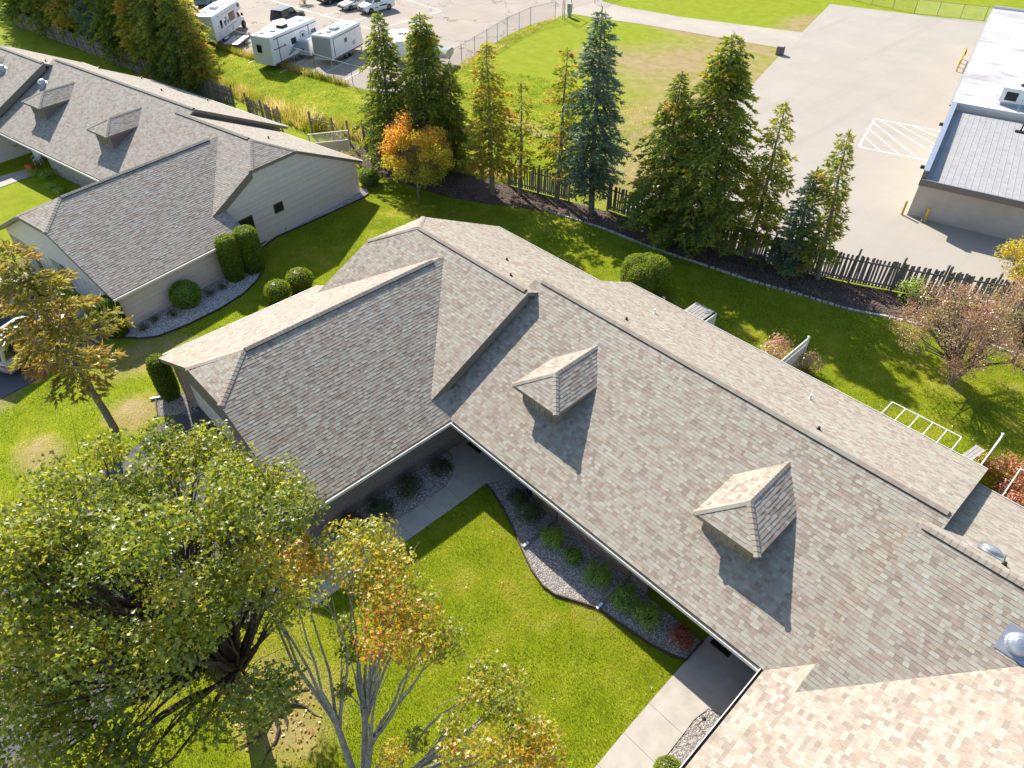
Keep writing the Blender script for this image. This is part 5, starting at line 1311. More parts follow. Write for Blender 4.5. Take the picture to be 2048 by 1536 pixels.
# ------------------------------------------------------------------ chain link fences
def chain_fence(pts, label, h=1.9, step=3.0, pitch=.16, r=.0035, both=True):
    root = empty('chain_link_fence', (pts[0][0], pts[0][1], 0), 0, label, 'fence', 'chain link fences'); o0 = Vector((pts[0][0], pts[0][1], 0))
    pm = MB(); pm.tube([(0, 0, -.1), (0, 0, h + .03)], .032, 8); pm.lathe((0, 0, 0), [(.04, h + .02), (.04, h + .05), (.01, h + .08)], 8); pmesh = pm.mesh('post', M['galv_dull'])
    b = MB(); wires = []
    for a, c in zip(pts, pts[1:]):
        A, C_ = Vector((*a, 0)) - o0, Vector((*c, 0)) - o0; L = (C_ - A).length; n = max(1, round(L / step)); d = (C_ - A) / L
        for i in range(n + 1):
            o = link_mesh('post', pmesh, root); o.location = A + d * (L * i / n)
        rb = MB(); rb.tube([A + Vector((0, 0, h)), C_ + Vector((0, 0, h))], .022, 6); rb.build('top_rail', M['galv_dull'], root)
        k = int(L / pitch)
        for i in range(-int(h / pitch), k + 1):
            for sg in (1, -1):
                s0, s1 = i * pitch, i * pitch + h; z0, z1 = (0.03, h) if sg > 0 else (h, 0.03)
                if s0 < 0: z0 += (z1 - z0) * (-s0 / (s1 - s0)); s0 = 0
                if s1 > L: z1 = z0 + (z1 - z0) * ((L - s0) / (s1 - s0)); s1 = L
                if s1 - s0 < .02: continue
                wires.append((A + d * s0 + Vector((0, 0, z0)), A + d * s1 + Vector((0, 0, z1))))
    P = np.array(wires); d = P[:, 1] - P[:, 0]; d /= np.linalg.norm(d, axis=1)[:, None]; u = np.cross(d, [0, 0, 1.0]); u /= np.linalg.norm(u, axis=1)[:, None]; w = np.cross(d, u)
    V = np.stack([P[:, 0] + u * r, P[:, 0] - u * r * .5 + w * r * .87, P[:, 0] - u * r * .5 - w * r * .87, P[:, 1] + u * r, P[:, 1] - u * r * .5 + w * r * .87, P[:, 1] - u * r * .5 - w * r * .87], 1)
    F = np.arange(len(P))[:, None, None] * 6 + np.array([(0, 1, 4, 3), (1, 2, 5, 4), (2, 0, 3, 5)])[None]
    o = link_mesh('chain_mesh', np_mesh('chain_mesh', V.reshape(-1, 3), F.reshape(-1, 4), M['wire']), root); o['kind'] = 'stuff'
    return root
chain_fence([(-76, 18.5), (-61.6, 21.3), (-55.4, 22.3), (-49.2, 23.2), (-43.8, 24.0), (-39.2, 25.3)], 'chain link fence between the trailers and the bright grass strip')
chain_fence([(-39.2, 25.3), (-39.4, 31.0), (-41.2, 35.6), (-43.4, 41.1), (-45.2, 45.8), (-46.5, 50.8), (-46.3, 54.8)], 'chain link fence running up the car park edge towards the gate')
chain_fence([(-47.6, 63.5), (-49, 68), (-55, 90)], 'short chain link fence beyond the gate at the top edge')
chain_fence([(-40, 92), (-25.8, 89.5), (-17.4, 89.0), (-10.2, 91.8), (2, 97)], 'chain link fence along the far edge of the concrete yard', 1.5)
r = empty('gate_operator', (-45.6, 56.6, 0), 1.9, 'grey gate opener box between tall steel posts at the car park entrance', 'gate opener')
b = MB(); b.box((0, 0, 1.0), (.5, .45, .95)); b.box((0, 0, .26), (.3, .3, .5)); b.box((0, 0, 1.5), (.56, .5, .05)); b.build('cabinet', M['galv_dull'], r)
for x in (-.9, 1.1, -1.4):
    b = MB(); b.tube([(x, .3, -.1), (x, .3, 3.0)], .06, 8); b.build('post', M['galv'], r)
b = MB(); b.bar((-.9, .3, 2.9), (1.1, .3, 2.9), .07); b.bar((-.9, .3, .25), (1.1, .3, .25), .05); b.build('rail', M['galv'], r)

# ------------------------------------------------------------------ commercial building on the right
BR = R_(14.3)
bld = empty('commercial_building', (4.32, 37.29, 0), BR, 'long low commercial building with white and grey flat roofs at the right', 'building')
b = MB(); b.prism([(0, 0), (24, 0), (24, 13.4), (0, 13.4)], -.1, 2.5); b.prism([(0, 13.41), (24, 13.41), (24, 45.5), (0, 45.5)], -.1, 3.35); b.build('wall', M['render_wall'], bld)
b = MB(); b.add([(.22, -.72, 2.92), (24, -.72, 2.92), (24, 13.36, 3.06), (.22, 13.36, 3.06), (.22, -.72, 2.55), (24, -.72, 2.55), (24, 13.36, 2.55), (.22, 13.36, 2.55)], [(0, 1, 2, 3), (7, 6, 5, 4), (4, 5, 1, 0), (5, 6, 2, 1), (3, 2, 6, 7), (7, 4, 0, 3)])
gr = b.build('metal_roof', simple('grey_roof_metal', (.36, .345, .33), .6, metal=0.0, var=.12, scale=2.5, dirt=.25), bld)
_rm = MB(); _rm.add([(-.02, -.7, 2.922), (.02, -.7, 2.922), (.02, 13.3, 3.062), (-.02, 13.3, 3.062), (-.012, -.7, 2.938), (.012, -.7, 2.938), (.012, 13.3, 3.078), (-.012, 13.3, 3.078)], [(4, 5, 6, 7), (0, 1, 5, 4), (1, 2, 6, 5), (2, 3, 7, 6), (3, 0, 4, 7)]); _rm = _rm.mesh('roof_rib', gr.data.materials[0])
for i in range(60):
    o = link_mesh('roof_rib', _rm, gr); o.location = (.55 + i * .39, 0, 0)
b = MB(); b.box((12.05, -.76, 2.77), (24.1, .07, .44)); b.build('fascia', M['metal_trim'], bld)
b = MB(); b.box((12.05, -.78, 2.995), (24.1, .13, .025)); b.build('edge_trim', M['galv'], bld)
b = MB(); b.prism([(-.06, -.74), (.2, -.74), (.2, 13.4), (-.06, 13.4)], 2.5, 3.55); b.build('parapet', M['metal_trim'], bld)
b = MB(); b.prism([(-.10, -.78), (.24, -.78), (.24, 13.4), (-.10, 13.4)], 3.55, 3.6); b.build('parapet_cap', M['galv'], bld)
m, nt, out = _new('white_roof_membrane'); v = pos(nt); mp = nt.nodes.new('ShaderNodeMapping'); mp.inputs['Scale'].default_value = (.35, 1.1, 1); nt.links.new(v, mp.inputs[0])
n = noise(nt, mp.outputs[0], .55, 7, .72, .4); principled(nt, out, mixc(nt, mrange(nt, n, .49, .64, 0, .75), (.55, .545, .54), (.27, .205, .16)), .5, 0, .4)
b = MB(); b.prism([(-.12, 13.42), (24, 13.42), (24, 45.6), (-.12, 45.6)], 3.36, 3.62); b.build('white_roof', m, bld)
b = MB(); b.prism([(-.14, 45.62), (24, 45.62), (24, 45.85), (-.14, 45.85)], 3.2, 3.85); b.build('parapet', M['galv'], bld)
b = MB(); b.prism([(-.26, 13.3), (-.14, 13.3), (-.14, 45.6), (-.26, 45.6)], 3.3, 3.42); b.build('gutter', M['galv_dull'], bld)
_wr = MB(); _wr.box((0, 0, 1.7), (.09, .22, 3.2)); _wr = _wr.mesh('wall_rib', M['metal_trim'])
for i in range(60):
    o = link_mesh('wall_rib', _wr, bld); o.location = (-.05, 13.7 + i * .535, 0)
for y in (.9, 9.6):
    b = MB(); b.box((-.22, y, 3.1), (.3, .22, .18)); b.bar((0, y, 3.2), (-.2, y, 3.15), .05); b.build('wall_lamp', M['black'], bld)
b = MB(); b.tube([(1.0, -.1, .1), (1.0, -.35, .55), (1.0, -.6, .1)], .05, 8); b.tube([(1.25, -.1, .1), (1.25, -.35, .5), (1.25, -.6, .1)], .04, 8); b.build('gas_pipe', M['galv_dull'], bld)
def on_b(x, y, z=0): return (4.32 + math.cos(BR) * x - math.sin(BR) * y, 37.29 + math.sin(BR) * x + math.cos(BR) * y, z)
r = empty('rooftop_unit', on_b(3.9, 15.6, 3.62), BR, 'white rooftop air conditioner near the edge of the white roof', 'air conditioner')
b = MB(); b.box((0, 0, .75), (2.2, 1.9, 1.0)); b.box((0, 0, 1.27), (2.26, 1.96, .05)); b.build('cabinet', M['white'], r)
b = MB(); b.box((.1, -.1, .12), (2.0, 1.6, .24)); b.build('curb', simple('blue_grey_curb', (.35, .40, .48), .5), r)
b = MB(); b.box((-.35, -.97, .72), (.8, .05, .6)); b.build('inlet_panel', M['black'], r)
b = MB(); b.lathe((.4, .1, 0), [(.45, 1.29), (.45, 1.36), (.38, 1.37), (.36, 1.31), (.05, 1.31)], 16); b.build('fan', M['black'], r)
r = empty('roof_pipe', on_b(4.9, 11.2, 3.05), BR, 'thin dark vent pipe with flat foot on the grey metal roof', 'pipe')
b = MB(); b.tube([(0, 0, 0), (0, 0, 1.9)], .05, 8); b.build('pipe', M['black'], r); b = MB(); b.box((0, 0, .05), (.7, .35, .06)); b.build('foot', M['black'], r)
r = empty('roof_pipe', on_b(4.3, 13.7, 3.62), BR, 'thin bent conduit beside the rooftop air conditioner', 'pipe')
b = MB(); b.tube([(0, 0, 0), (0, 0, .9), (.5, .3, .95)], .03, 6); b.build('pipe', M['galv_dull'], r)
for i, (x, y, lab) in enumerate([(4.05, 37.1, 'yellow bollard standing in the sun at the building corner'), (5.54, 37.2, 'yellow bollard in front of the shaded building wall')]):
    r = empty('bollard', (x, y, 0), .2, lab, 'bollard', 'yellow bollards'); b = MB(); b.tube([(0, 0, -.2), (0, 0, .98)], .085, 14); b.lathe((0, 0, 0), [(.085, .98), (.075, 1.02), (.04, 1.05), (.005, 1.06)], 14); b.build('post', M['yellow'], r)
r = empty('safety_barrier', on_b(-1.0, 34.5), BR, 'yellow steel safety barrier by the far wall of the commercial building', 'barrier')
for k in range(4):
    b = MB(); b.tube([(0, k * 1.5, -.1), (0, k * 1.5, 1.15)], .08, 8); b.build('post', M['yellow'], r)
for z in (.6, 1.05):
    b = MB(); b.bar((0, 0, z), (0, 4.5, z), .1, .1); b.build('rail', M['yellow'], r)
b = MB(); b.box((.12, 4.3, .75), (.1, .35, .5)); b.build('warning_plate', M['lamp_red'], r)
# painted hatching on the yard
root = empty('hatched_marking'); root['kind'] = 'structure'
def paint(a, c, w=.13, z=.018):
    a, c = Vector((*a, 0)), Vector((*c, 0)); d = (c - a).normalized(); o = Vector((-d.y, d.x, 0)) * w / 2
    b = MB(); b.add([(p.x, p.y, z) for p in (a - o, c - o, c + o, a + o)], [(0, 1, 2, 3)]); b.build('stripe', M['stripe'], root)
A, B_, C_, D_ = (-3.34, 45.75), (-5.15, 52.5), (0.05, 53.9), (1.75, 47.2)
L2 = lambda p, q, t: (p[0] + (q[0] - p[0]) * t, p[1] + (q[1] - p[1]) * t)
paint(A, B_); paint(B_, C_); paint(A, D_)
for (p, q) in [(L2(A, D_, .05), L2(A, B_, .10)), (L2(A, D_, .32), L2(A, B_, .34)), (L2(A, D_, .60), L2(A, B_, .62)), (L2(A, D_, .86), L2(A, B_, .86)), (L2(D_, C_, .25), L2(B_, C_, .06)), (L2(D_, C_, .52), L2(B_, C_, .30)), (L2(D_, C_, .78), L2(B_, C_, .56)), (L2(D_, C_, .97), L2(B_, C_, .82))]:
    paint(p, q, .12, .022)
root = empty('parking_lines'); root['kind'] = 'structure'
for a, c in [((-78.2, 34.1), (-57.0, 36.2)), ((-67.2, 35.4), (-67.0, 40.8)), ((-62.6, 35.8), (-62.4, 41)), ((-57.5, 36.2), (-58.6, 47)), ((-73, 35), (-72.6, 41)), ((-76, 47.5), (-58.6, 47)), ((-80, 34.2), (-79.5, 41)), ((-51.8, 20.6), (-54.4, 26)), ((-48.2, 22.6), (-50.6, 28.4)), ((-56.8, 19.8), (-59.6, 26)), ((-45.5, 24), (-47.8, 29.6)), ((-41.2, 31.2), (-44.6, 29.6))]: paint(a, c, .12)
r = empty('concrete_block', (-20.3, 62.3, 0), .3, 'small dark concrete block where the lane meets the yard', 'block')
b = MB(); b.box((0, 0, .4), (.75, .6, .8)); b.build('block', simple('dirty_concrete', (.16, .15, .14), .9, var=.3), r); b = MB(); b.box((0, 0, .84), (.55, .45, .06)); b.build('cap', M['concrete'], r)

# ------------------------------------------------------------------ vehicles
def wheels(root, spots, r=.33, w=.22):
    tm = MB(); q = Matrix.Rotation(math.pi / 2, 4, 'Y')
    tm.lathe((0, 0, 0), [(r * .62, -w / 2), (r * .93, -w / 2), (r, -w * .36), (r, w * .36), (r * .93, w / 2), (r * .62, w / 2)], 18, mat=q); tmesh = tm.mesh('tyre', M['rubber'])
    rm = MB(); rm.lathe((0, 0, 0), [(.02, -w * .4), (r * .6, -w * .46), (r * .64, -w * .3), (r * .64, w * .3), (r * .6, w * .46), (r * .2, w * .40), (.05, w * .42)], 14, mat=q)
    for k in range(5): a = k * 1.2566; rm.bar((w * .47, math.cos(a) * .05, math.sin(a) * .05), (w * .45, math.cos(a) * r * .58, math.sin(a) * r * .58), .02, .06)
    rmesh = rm.mesh('rim', M['alloy'])
    for x, y in spots:
        e = bpy.data.objects.new('wheel', None); COL.objects.link(e); e.parent = root; e.location = (x, y, r); e.rotation_euler = (0, 0, 0 if x > 0 else math.pi)
        link_mesh('tyre', tmesh, e); link_mesh('rim', rmesh, e)

def car(name, label, cat, loc, hd, paint_m, L=4.7, W=1.82, kind='sedan', group=None):
    """hd: heading angle of the nose, counted from +X"""
    root = empty(name, loc, hd - math.pi / 2, label, cat, group); w = W / 2
    H = {'sedan': 1.45, 'van': 1.85, 'suv': 1.8, 'pickup': 1.85}[kind]; belt = {'sedan': .92, 'van': 1.12, 'suv': 1.08, 'pickup': 1.15}[kind]
    hood = belt - .06 if kind != 'van' else belt - .02
    st = {'sedan': [(-.5, .42, .80, .80), (-.475, .25, .92, .93), (-.36, .20, belt + .02, 1), (-.2, .19, belt, 1), (.16, .19, belt, 1), (.26, .20, hood, .99), (.43, .22, hood - .12, .94), (.485, .27, hood - .25, .84), (.5, .38, hood - .36, .72)],
          'van': [(-.5, .40, belt, .9), (-.485, .28, belt, .97), (-.2, .22, belt, 1), (.2, .22, belt, 1), (.30, .24, hood, .98), (.46, .28, hood - .2, .93), (.495, .36, hood - .35, .84), (.5, .45, hood - .45, .75)],
          'suv': [(-.5, .45, belt - .05, .88), (-.485, .30, belt, .96), (-.2, .25, belt, 1), (.14, .25, belt, 1), (.24, .26, hood, .99), (.45, .28, hood - .1, .94), (.49, .34, hood - .25, .86), (.5, .45, hood - .35, .78)]}
    st['pickup'] = st['suv']
    b = MB()
    def loop(y, zb, zt, k):
        ww = w * k; return [(-ww * .92, y, zb), (-ww, y, zb + .12), (-ww, y, zt - .16), (-ww * .95, y, zt - .04), (-ww * .82, y, zt), (ww * .82, y, zt), (ww * .95, y, zt - .04), (ww, y, zt - .16), (ww, y, zb + .12), (ww * .92, y, zb)]
    b.loft([loop(a * L, zb, zt, k) for a, zb, zt, k in st[kind]]); body = b.build('body', paint_m, root, True)
    cab = {'sedan': ((-.37, .20), (-.24, .04), .74), 'van': ((-.49, .27), (-.475, .10), .84), 'suv': ((-.485, .17), (-.43, .04), .80), 'pickup': ((-.14, .19), (-.10, .07), .80)}[kind]
    (y0, y1), (t0, t1), tw = cab; y0, y1, t0, t1 = (q * L for q in (y0, y1, t0, t1))
    zb_, zt_ = belt - .02, H - .05; B0 = [(-w * .9, y0, zb_), (w * .9, y0, zb_), (w * .9, y1, zb_), (-w * .9, y1, zb_)]; T0 = [(-w * tw, t0, zt_), (w * tw, t0, zt_), (w * tw, t1, zt_), (-w * tw, t1, zt_)]
    b = MB(); b.loft([B0, T0, [(x * .93, y * .985 + (t0 + t1) / 2 * .015, H) for x, y, z in T0]]); b.build('cabin', paint_m, root, False)
    def win(nm, quad, k=.86, out=.012, lo=.1):
        Q = [Vector(p) for p in quad]; c = sum(Q, Vector()) / 4; n = (Q[1] - Q[0]).cross(Q[3] - Q[0]).normalized()
        if n.dot(c - Vector((0, 0, belt))) < 0: n = -n
        P = [c + (p - c) * k + n * out for p in Q]; bb = MB(); bb.add(P + [p - n * .01 for p in P], [(0, 1, 2, 3), (0, 4, 5, 1), (1, 5, 6, 2), (2, 6, 7, 3), (3, 7, 4, 0)]); bb.build(nm, M['glass'], root)
    win('windscreen', (B0[3], B0[2], T0[2], T0[3]), .9); win('rear_window', (B0[0], B0[1], T0[1], T0[0]), .84)
    for sx in (1, -1):
        bq = (B0[1], B0[2], T0[2], T0[1]) if sx > 0 else (B0[3], B0[0], T0[0], T0[3]); a0, a1, a2, a3 = (Vector(p) for p in bq)
        if sx < 0: a0, a1, a2, a3 = a1, a0, a3, a2
        for u0, u1 in (((.02, .46), (.54, .97)) if kind != 'van' else ((.60, .97),)):
            win('side_window', (a0.lerp(a1, u0), a0.lerp(a1, u1), a3.lerp(a2, u1), a3.lerp(a2, u0)), .88)
        m_ = MB(); m_.box((sx * (w + .08), y1 - .35, belt + .06), (.18, .1, .13)); m_.build('mirror', paint_m, root)
        h_ = MB(); h_.box((sx * w * .62, L * .489, hood - .26), (.36, .10, .15)); h_.build('headlight', M['lamp_clear'], root)
        t_ = MB(); t_.box((sx * w * .78, -L * .493, belt - .2), (.28, .09, .17)); t_.build('tail_light', M['lamp_red'], root)
        d_ = MB(); d_.box((sx * (w + .003), y0 * .3 + y1 * .3, belt - .14), (.02, .16, .03)); d_.build('door_handle', M['black'], root)
    g_ = MB(); g_.box((0, L * .494, hood - .42), (W * .55, .06, .16)); g_.build('grille', M['black'], root)
    for yy in (L * .485, -L * .485): p_ = MB(); p_.box((0, yy, .38), (W * .86, .14, .16)); p_.build('bumper', M['black'] if kind != 'sedan' else paint_m, root)
    if kind == 'pickup':
        bd = MB(); bd.box((0, -.32 * L, belt + .012), (W * .8, L * .32, .02)); bd.build('bed_liner', M['black'], root)
    wheels(root, [(sx * (w - .1), yy * L) for sx in (1, -1) for yy in (.31, -.29)], .33 if kind == 'sedan' else .37)
    return root
NV = math.atan2(-1, .04)
car('sedan', 'silver grey sedan parked beside the white van at the top', 'car', (-67.3, 40.3, .012), NV, M['silver'])
v_ = car('van', 'small white delivery van with dark side decals at the top', 'van', (-64.2, 41.2, .012), NV, M['white'], 4.6, 1.8, 'van')
for sx in (1, -1):
    b = MB(); b.box((sx * .905, -.5, .75), (.012, 1.2, .16)); b.box((sx * .905, .6, .62), (.012, .5, .1)); b.build('decal', M['dark_decal'], v_)
car('sedan', 'dark car cut off by the top edge of the picture', 'car', (-71.6, 40.0, .012), NV, M['car_dark'])
car('suv', 'teal car behind the motorhome at the top left', 'car', (-81.6, 27.6, .012), 2.2, M['car_teal'], 4.6, 1.85, 'suv')
car('suv', 'black vehicle parked between the motorhome and the long trailer', 'car', (-67.0, 30.5, .012), 2.0, M['car_dark'], 4.6, 1.85, 'suv')
car('pickup_truck', 'silver pickup half hidden under the yellowing conifer on the driveway', 'truck', (-22.0, -10.9, -.29), 2.03, M['silver'], 5.4, 1.95, 'suv')
car('suv', 'white vehicle at the far left edge on the pale driveway', 'car', (-27.6, -11.0, -.29), 1.76, M['white'], 4.8, 1.9, 'suv')

def rbox(x, y0, y1, z0, z1, r=.12, front=0.0, rear=0.0, n=4):
    """loops of a caravan-like shell: rounded roof edges, raked ends"""
    lo = []
    for y, k in ((y0, 0), (y0 + .08, 1), (y1 - .08, 1), (y1, 0)):
        s_ = 0 if k else .07
        lp = [(-x + s_, y, z0), (x - s_, y, z0), (x - s_, y, z1 - r)] + [(x - s_ - r + r * math.cos(a), y, z1 - r + r * math.sin(a) - (s_)) for a in (math.pi / 6, math.pi / 3)] + [(x - r - s_, y, z1 - s_), (-x + r + s_, y, z1 - s_)] + [(-x + s_ + r - r * math.cos(a), y, z1 - r + r * math.sin(a) - s_) for a in (math.pi / 3, math.pi / 6)] + [(-x + s_, y, z1 - r)]
        sh = front if y > (y0 + y1) / 2 else -rear
        lo.append([(p[0], p[1] - sh * (p[2] - z0) / (z1 - z0), p[2]) for p in lp])
    return lo
def sbox(root, nm, m, c, d): b = MB(); b.box(c, d); return b.build(nm, m, root)

# motorhome
hd = math.atan2(6.2, -5.2)
r = empty('motorhome', (-67.4, 22.4, .012), hd - math.pi / 2, 'white motorhome with a sleeping pod over the cab and brown tinted window', 'motorhome')
b = MB(); b.loft(rbox(1.2, -4.1, 1.9, .55, 3.05)); b.build('body', M['white_rv'], r)
b = MB(); b.loft(rbox(1.18, 1.85, 3.35, 2.05, 3.0, .16, .55)); b.build('sleeping_pod', M['white_rv'], r)
b = MB()
def cl(y, zt, k): return [(-1.0 * k, y, .5), (1.0 * k, y, .5), (1.0 * k, y, zt - .1), (.85 * k, y, zt), (-.85 * k, y, zt), (-1.0 * k, y, zt - .1)]
b.loft([cl(1.9, 2.05, 1), cl(2.7, 2.0, .98), cl(3.3, 1.32, .96), cl(4.0, 1.12, .92), cl(4.15, .85, .85)]); b.build('cab', M['white_rv'], r)
b = MB(); b.add([(-.8, 2.76, 1.96), (.8, 2.76, 1.96), (.84, 3.29, 1.36), (-.84, 3.29, 1.36)], [(0, 1, 2, 3)]); b.build('windscreen', M['glass'], r)
M['bronze_glass'] = simple('bronze_window', (.20, .10, .06), .1, spec=.8, var=.5, scale=2)
for sx in (1, -1):
    f_ = sbox(r, 'window', M['trim_dark'], (sx * 1.205, .55, 2.0), (.03, 1.5, .82)); sbox(f_, 'pane', M['bronze_glass'], (sx * 1.222, .2, 2.0), (.015, .62, .66)); sbox(f_, 'pane', M['bronze_glass'], (sx * 1.222, .9, 2.0), (.015, .62, .66))
    sbox(r, 'window', M['glass'], (sx * 1.21, -2.3, 1.85), (.03, .5, .8)); sbox(r, 'window', M['glass'], (sx * 1.19, 2.65, 2.6), (.03, .6, .35))
    b = MB(); b.add([(sx * 1.0, 2.05, 1.35), (sx * 1.0, 3.0, 1.35), (sx * .985, 2.6, 1.92), (sx * 1.0, 2.05, 1.95)], [(0, 1, 2, 3), (3, 2, 1, 0)]); b.v = [(x + sx * .015, y, z) for x, y, z in b.v]; b.build('side_window', M['glass'], r)
    sbox(r, 'stripe', M['galv_dull'], (sx * 1.206, 0, 1.22), (.014, 2.9, .09)); sbox(r, 'stripe', M['galv_dull'], (sx * 1.206, -.4, 1.02), (.014, 2.2, .05)); sbox(r, 'hatch', M['grey_rv'], (sx * 1.205, .2, .8), (.014, .35, .3))
    sbox(r, 'mirror', M['black'], (sx * 1.2, 3.1, 1.55), (.22, .1, .34))
    # dark animal silhouette decal
    d = MB(); X = sx * 1.212
    for (u, z, a, c) in ((-1.3, 1.86, .5, .24), (-.98, 2.02, .16, .2), (-.86, 2.16, .26, .1), (-1.05, 2.2, .1, .2), (-1.5, 1.62, .07, .3), (-1.32, 1.62, .06, .3), (-1.12, 1.62, .06, .3), (-.6, 1.78, .3, .16), (-.44, 1.92, .12, .14), (-.68, 1.62, .05, .22), (-.5, 1.62, .05, .22)):
        d.box((X, u, z), (.012, a, c))
    d.build('animal_decal', M['dark_decal'], r)
sbox(r, 'roof_air_conditioner', M['white_rv'], (0, -.7, 3.18), (.7, 1.0, .26)); sbox(r, 'roof_vent', M['white_rv'], (.1, 1.1, 3.1), (.5, .5, .12)); sbox(r, 'roof_vent', M['grey_rv'], (-.3, -2.6, 3.09), (.4, .4, .1)); sbox(r, 'awning', M['grey_rv'], (1.27, -.6, 2.78), (.12, 4.6, .12))
wheels(r, [(sx * 1.02, yy) for sx in (1, -1) for yy in (3.35, -2.1)], .4, .25)
for sx in (1, -1): sbox(r, 'headlight', M['lamp_clear'], (sx * .7, 4.12, .78), (.3, .06, .2)); sbox(r, 'tail_light', M['lamp_red'], (sx * 1.0, -4.12, 1.0), (.16, .05, .3))

def trailer(label, loc, hd, L, W, H, grey_end=False, group='white travel trailers', fancy=True):
    r = empty('travel_trailer', loc, hd - math.pi / 2, label, 'trailer', group); x = W / 2
    b = MB(); b.loft(rbox(x, -L / 2, L / 2, .5, H, .14, .45 if fancy else .1, .12)); b.build('body', M['white_rv'], r)
    if grey_end: b = MB(); b.add([(-x + .1, -L / 2 - .012, .62), (x - .1, -L / 2 - .012, .62), (x - .1, -L / 2 + .1, H - .22), (-x + .1, -L / 2 + .1, H - .22)], [(0, 1, 2, 3)]); b.v = [(a, c - .012, z) for a, c, z in b.v]; b.build('end_panel', M['grey_rv'], r)
    for sx in (1, -1):
        X = sx * (x + .008)
        sbox(r, 'trim_strip', M['dark_decal'], (X, 0, H - .28), (.016, L * .86, .07)); sbox(r, 'trim_strip', M['dark_decal'], (X, 0, .58), (.016, L * .96, .1))
        for yy in (-.36, .26) if fancy else (-.42,): sbox(r, 'trim_strip', M['dark_decal'], (X, yy * L, (H + .5) / 2), (.016, .09, H - .95))
        if fancy:
            sbox(r, 'trim_strip', M['dark_decal'], (X, -.36 * L, 1.9), (.018, 1.5, .07))
            f_ = sbox(r, 'door', M['white_rv'], (X, .13 * L, 1.55), (.03, .72, 1.75)); sbox(f_, 'door_window', M['glass'], (X + sx * .02, .13 * L, 1.9), (.014, .36, .75)); sbox(f_, 'door_frame', M['trim_dark'], (X - sx * .003, .13 * L, 1.55), (.028, .82, 1.85))
            for yy, h_ in ((-.06, .6), (.36, .62), (-.24, .2)): sbox(r, 'window', M['glass'], (X, yy * L, 1.95), (.03, .8 if h_ > .5 else .3, h_))
            b = MB(); 
            for k, (a0, a1) in enumerate(((-.20, .06), (-.16, .1), (-.12, .13))): b.bar((X, a0 * L, .9 + .22 * k), (X, a1 * L, 1.3 + .34 * k), .014, .16)
            b.build('swoosh_decal', M['blue_decal'], r)
        else:
            sbox(r, 'window', M['glass'], (X, -.05 * L, 1.8), (.03, .5, .4)); sbox(r, 'hatch', M['grey_rv'], (X, .2 * L, 1.2), (.02, .5, .4))
    if fancy: 
        sbox(r, 'window', M['glass'], (-.25, -L / 2 + .04, 1.95), (.5, .2, .7)); b = MB(); b.add([(-x + .25, L / 2 - .28, 2.0), (x - .25, L / 2 - .28, 2.0), (x - .25, L / 2 - .4, H - .25), (-x + .25, L / 2 - .4, H - .25)], [(0, 1, 2, 3)]); b.v = [(a, c + .05, z) for a, c, z in b.v]; b.build('front_window', M['glass'], r)
    sbox(r, 'roof_air_conditioner', M['black'] if fancy else M['galv'], (0, -.05 * L, H + .13), (.75, .95, .26)); sbox(r, 'roof_vent', M['grey_rv'], (.1, -.25 * L, H + .06), (.4, .4, .12)); sbox(r, 'roof_vent', M['grey_rv'], (-.4, -.38 * L, H + .05), (.35, .3, .1)); sbox(r, 'roof_vent', M['white_rv'], (.3, .28 * L, H + .05), (.45, .35, .1))
    b = MB(); b.bar((-.6, L / 2 - .1, .5), (0, L / 2 + 1.1, .5), .1); b.bar((.6, L / 2 - .1, .5), (0, L / 2 + 1.1, .5), .1); b.tube([(0, L / 2 + .9, .02), (0, L / 2 + .9, .75)], .05, 8); b.build('hitch', M['black'], r)
    wheels(r, [(sx * (x - .12), yy) for sx in (1, -1) for yy in (-.45, .45)], .34, .2)
    return r
trailer('long white travel trailer with dark stripes and blue swoosh decals', (-55.3, 23.9, .012), math.atan2(7.8, -3.3), 8.2, 2.45, 3.1)
trailer('shorter white travel trailer with plain grey rear end beside a dark spruce', (-52.2, 28.0, .012), math.atan2(5.6, -2.6), 6.0, 2.35, 2.75, True, fancy=False)
r = empty('cargo_trailer', (-54.6, 26.2, .012), math.atan2(5.6, -2.6) - math.pi / 2, 'small rounded white box trailer wedged between the two travel trailers', 'trailer')
b = MB(); b.loft(rbox(.95, -1.7, 1.7, .45, 2.0, .25, .5, .05)); b.build('body', M['white_rv'], r)
sbox(r, 'end_door', simple('pale_blue_grey', (.42, .47, .50), .4), (0, -1.7, 1.15), (1.6, .06, 1.2)); sbox(r, 'latch', M['black'], (.1, -1.75, 1.0), (.25, .04, .18))
for sx in (1, -1): sbox(r, 'fender', M['grey_rv'], (sx * 1.0, 0, .62), (.22, .9, .12))
wheels(r, [(.95, 0), (-.95, 0)], .3, .18)
r = empty('white_trailer', (-46.6, 32.2, .012), math.atan2(2.4, -5.6) - math.pi / 2, 'white camper mostly hidden behind the two dark spruces', 'trailer')
b = MB(); b.loft(rbox(1.2, -2.2, 2.2, .5, 2.4)); b.build('body', M['white_rv'], r); sbox(r, 'roof_vent', M['grey_rv'], (0, .5, 2.46), (.5, .5, .12)); sbox(r, 'window', M['glass'], (1.21, .4, 1.9), (.03, .9, .6)); wheels(r, [(1.05, 0), (-1.05, 0)])
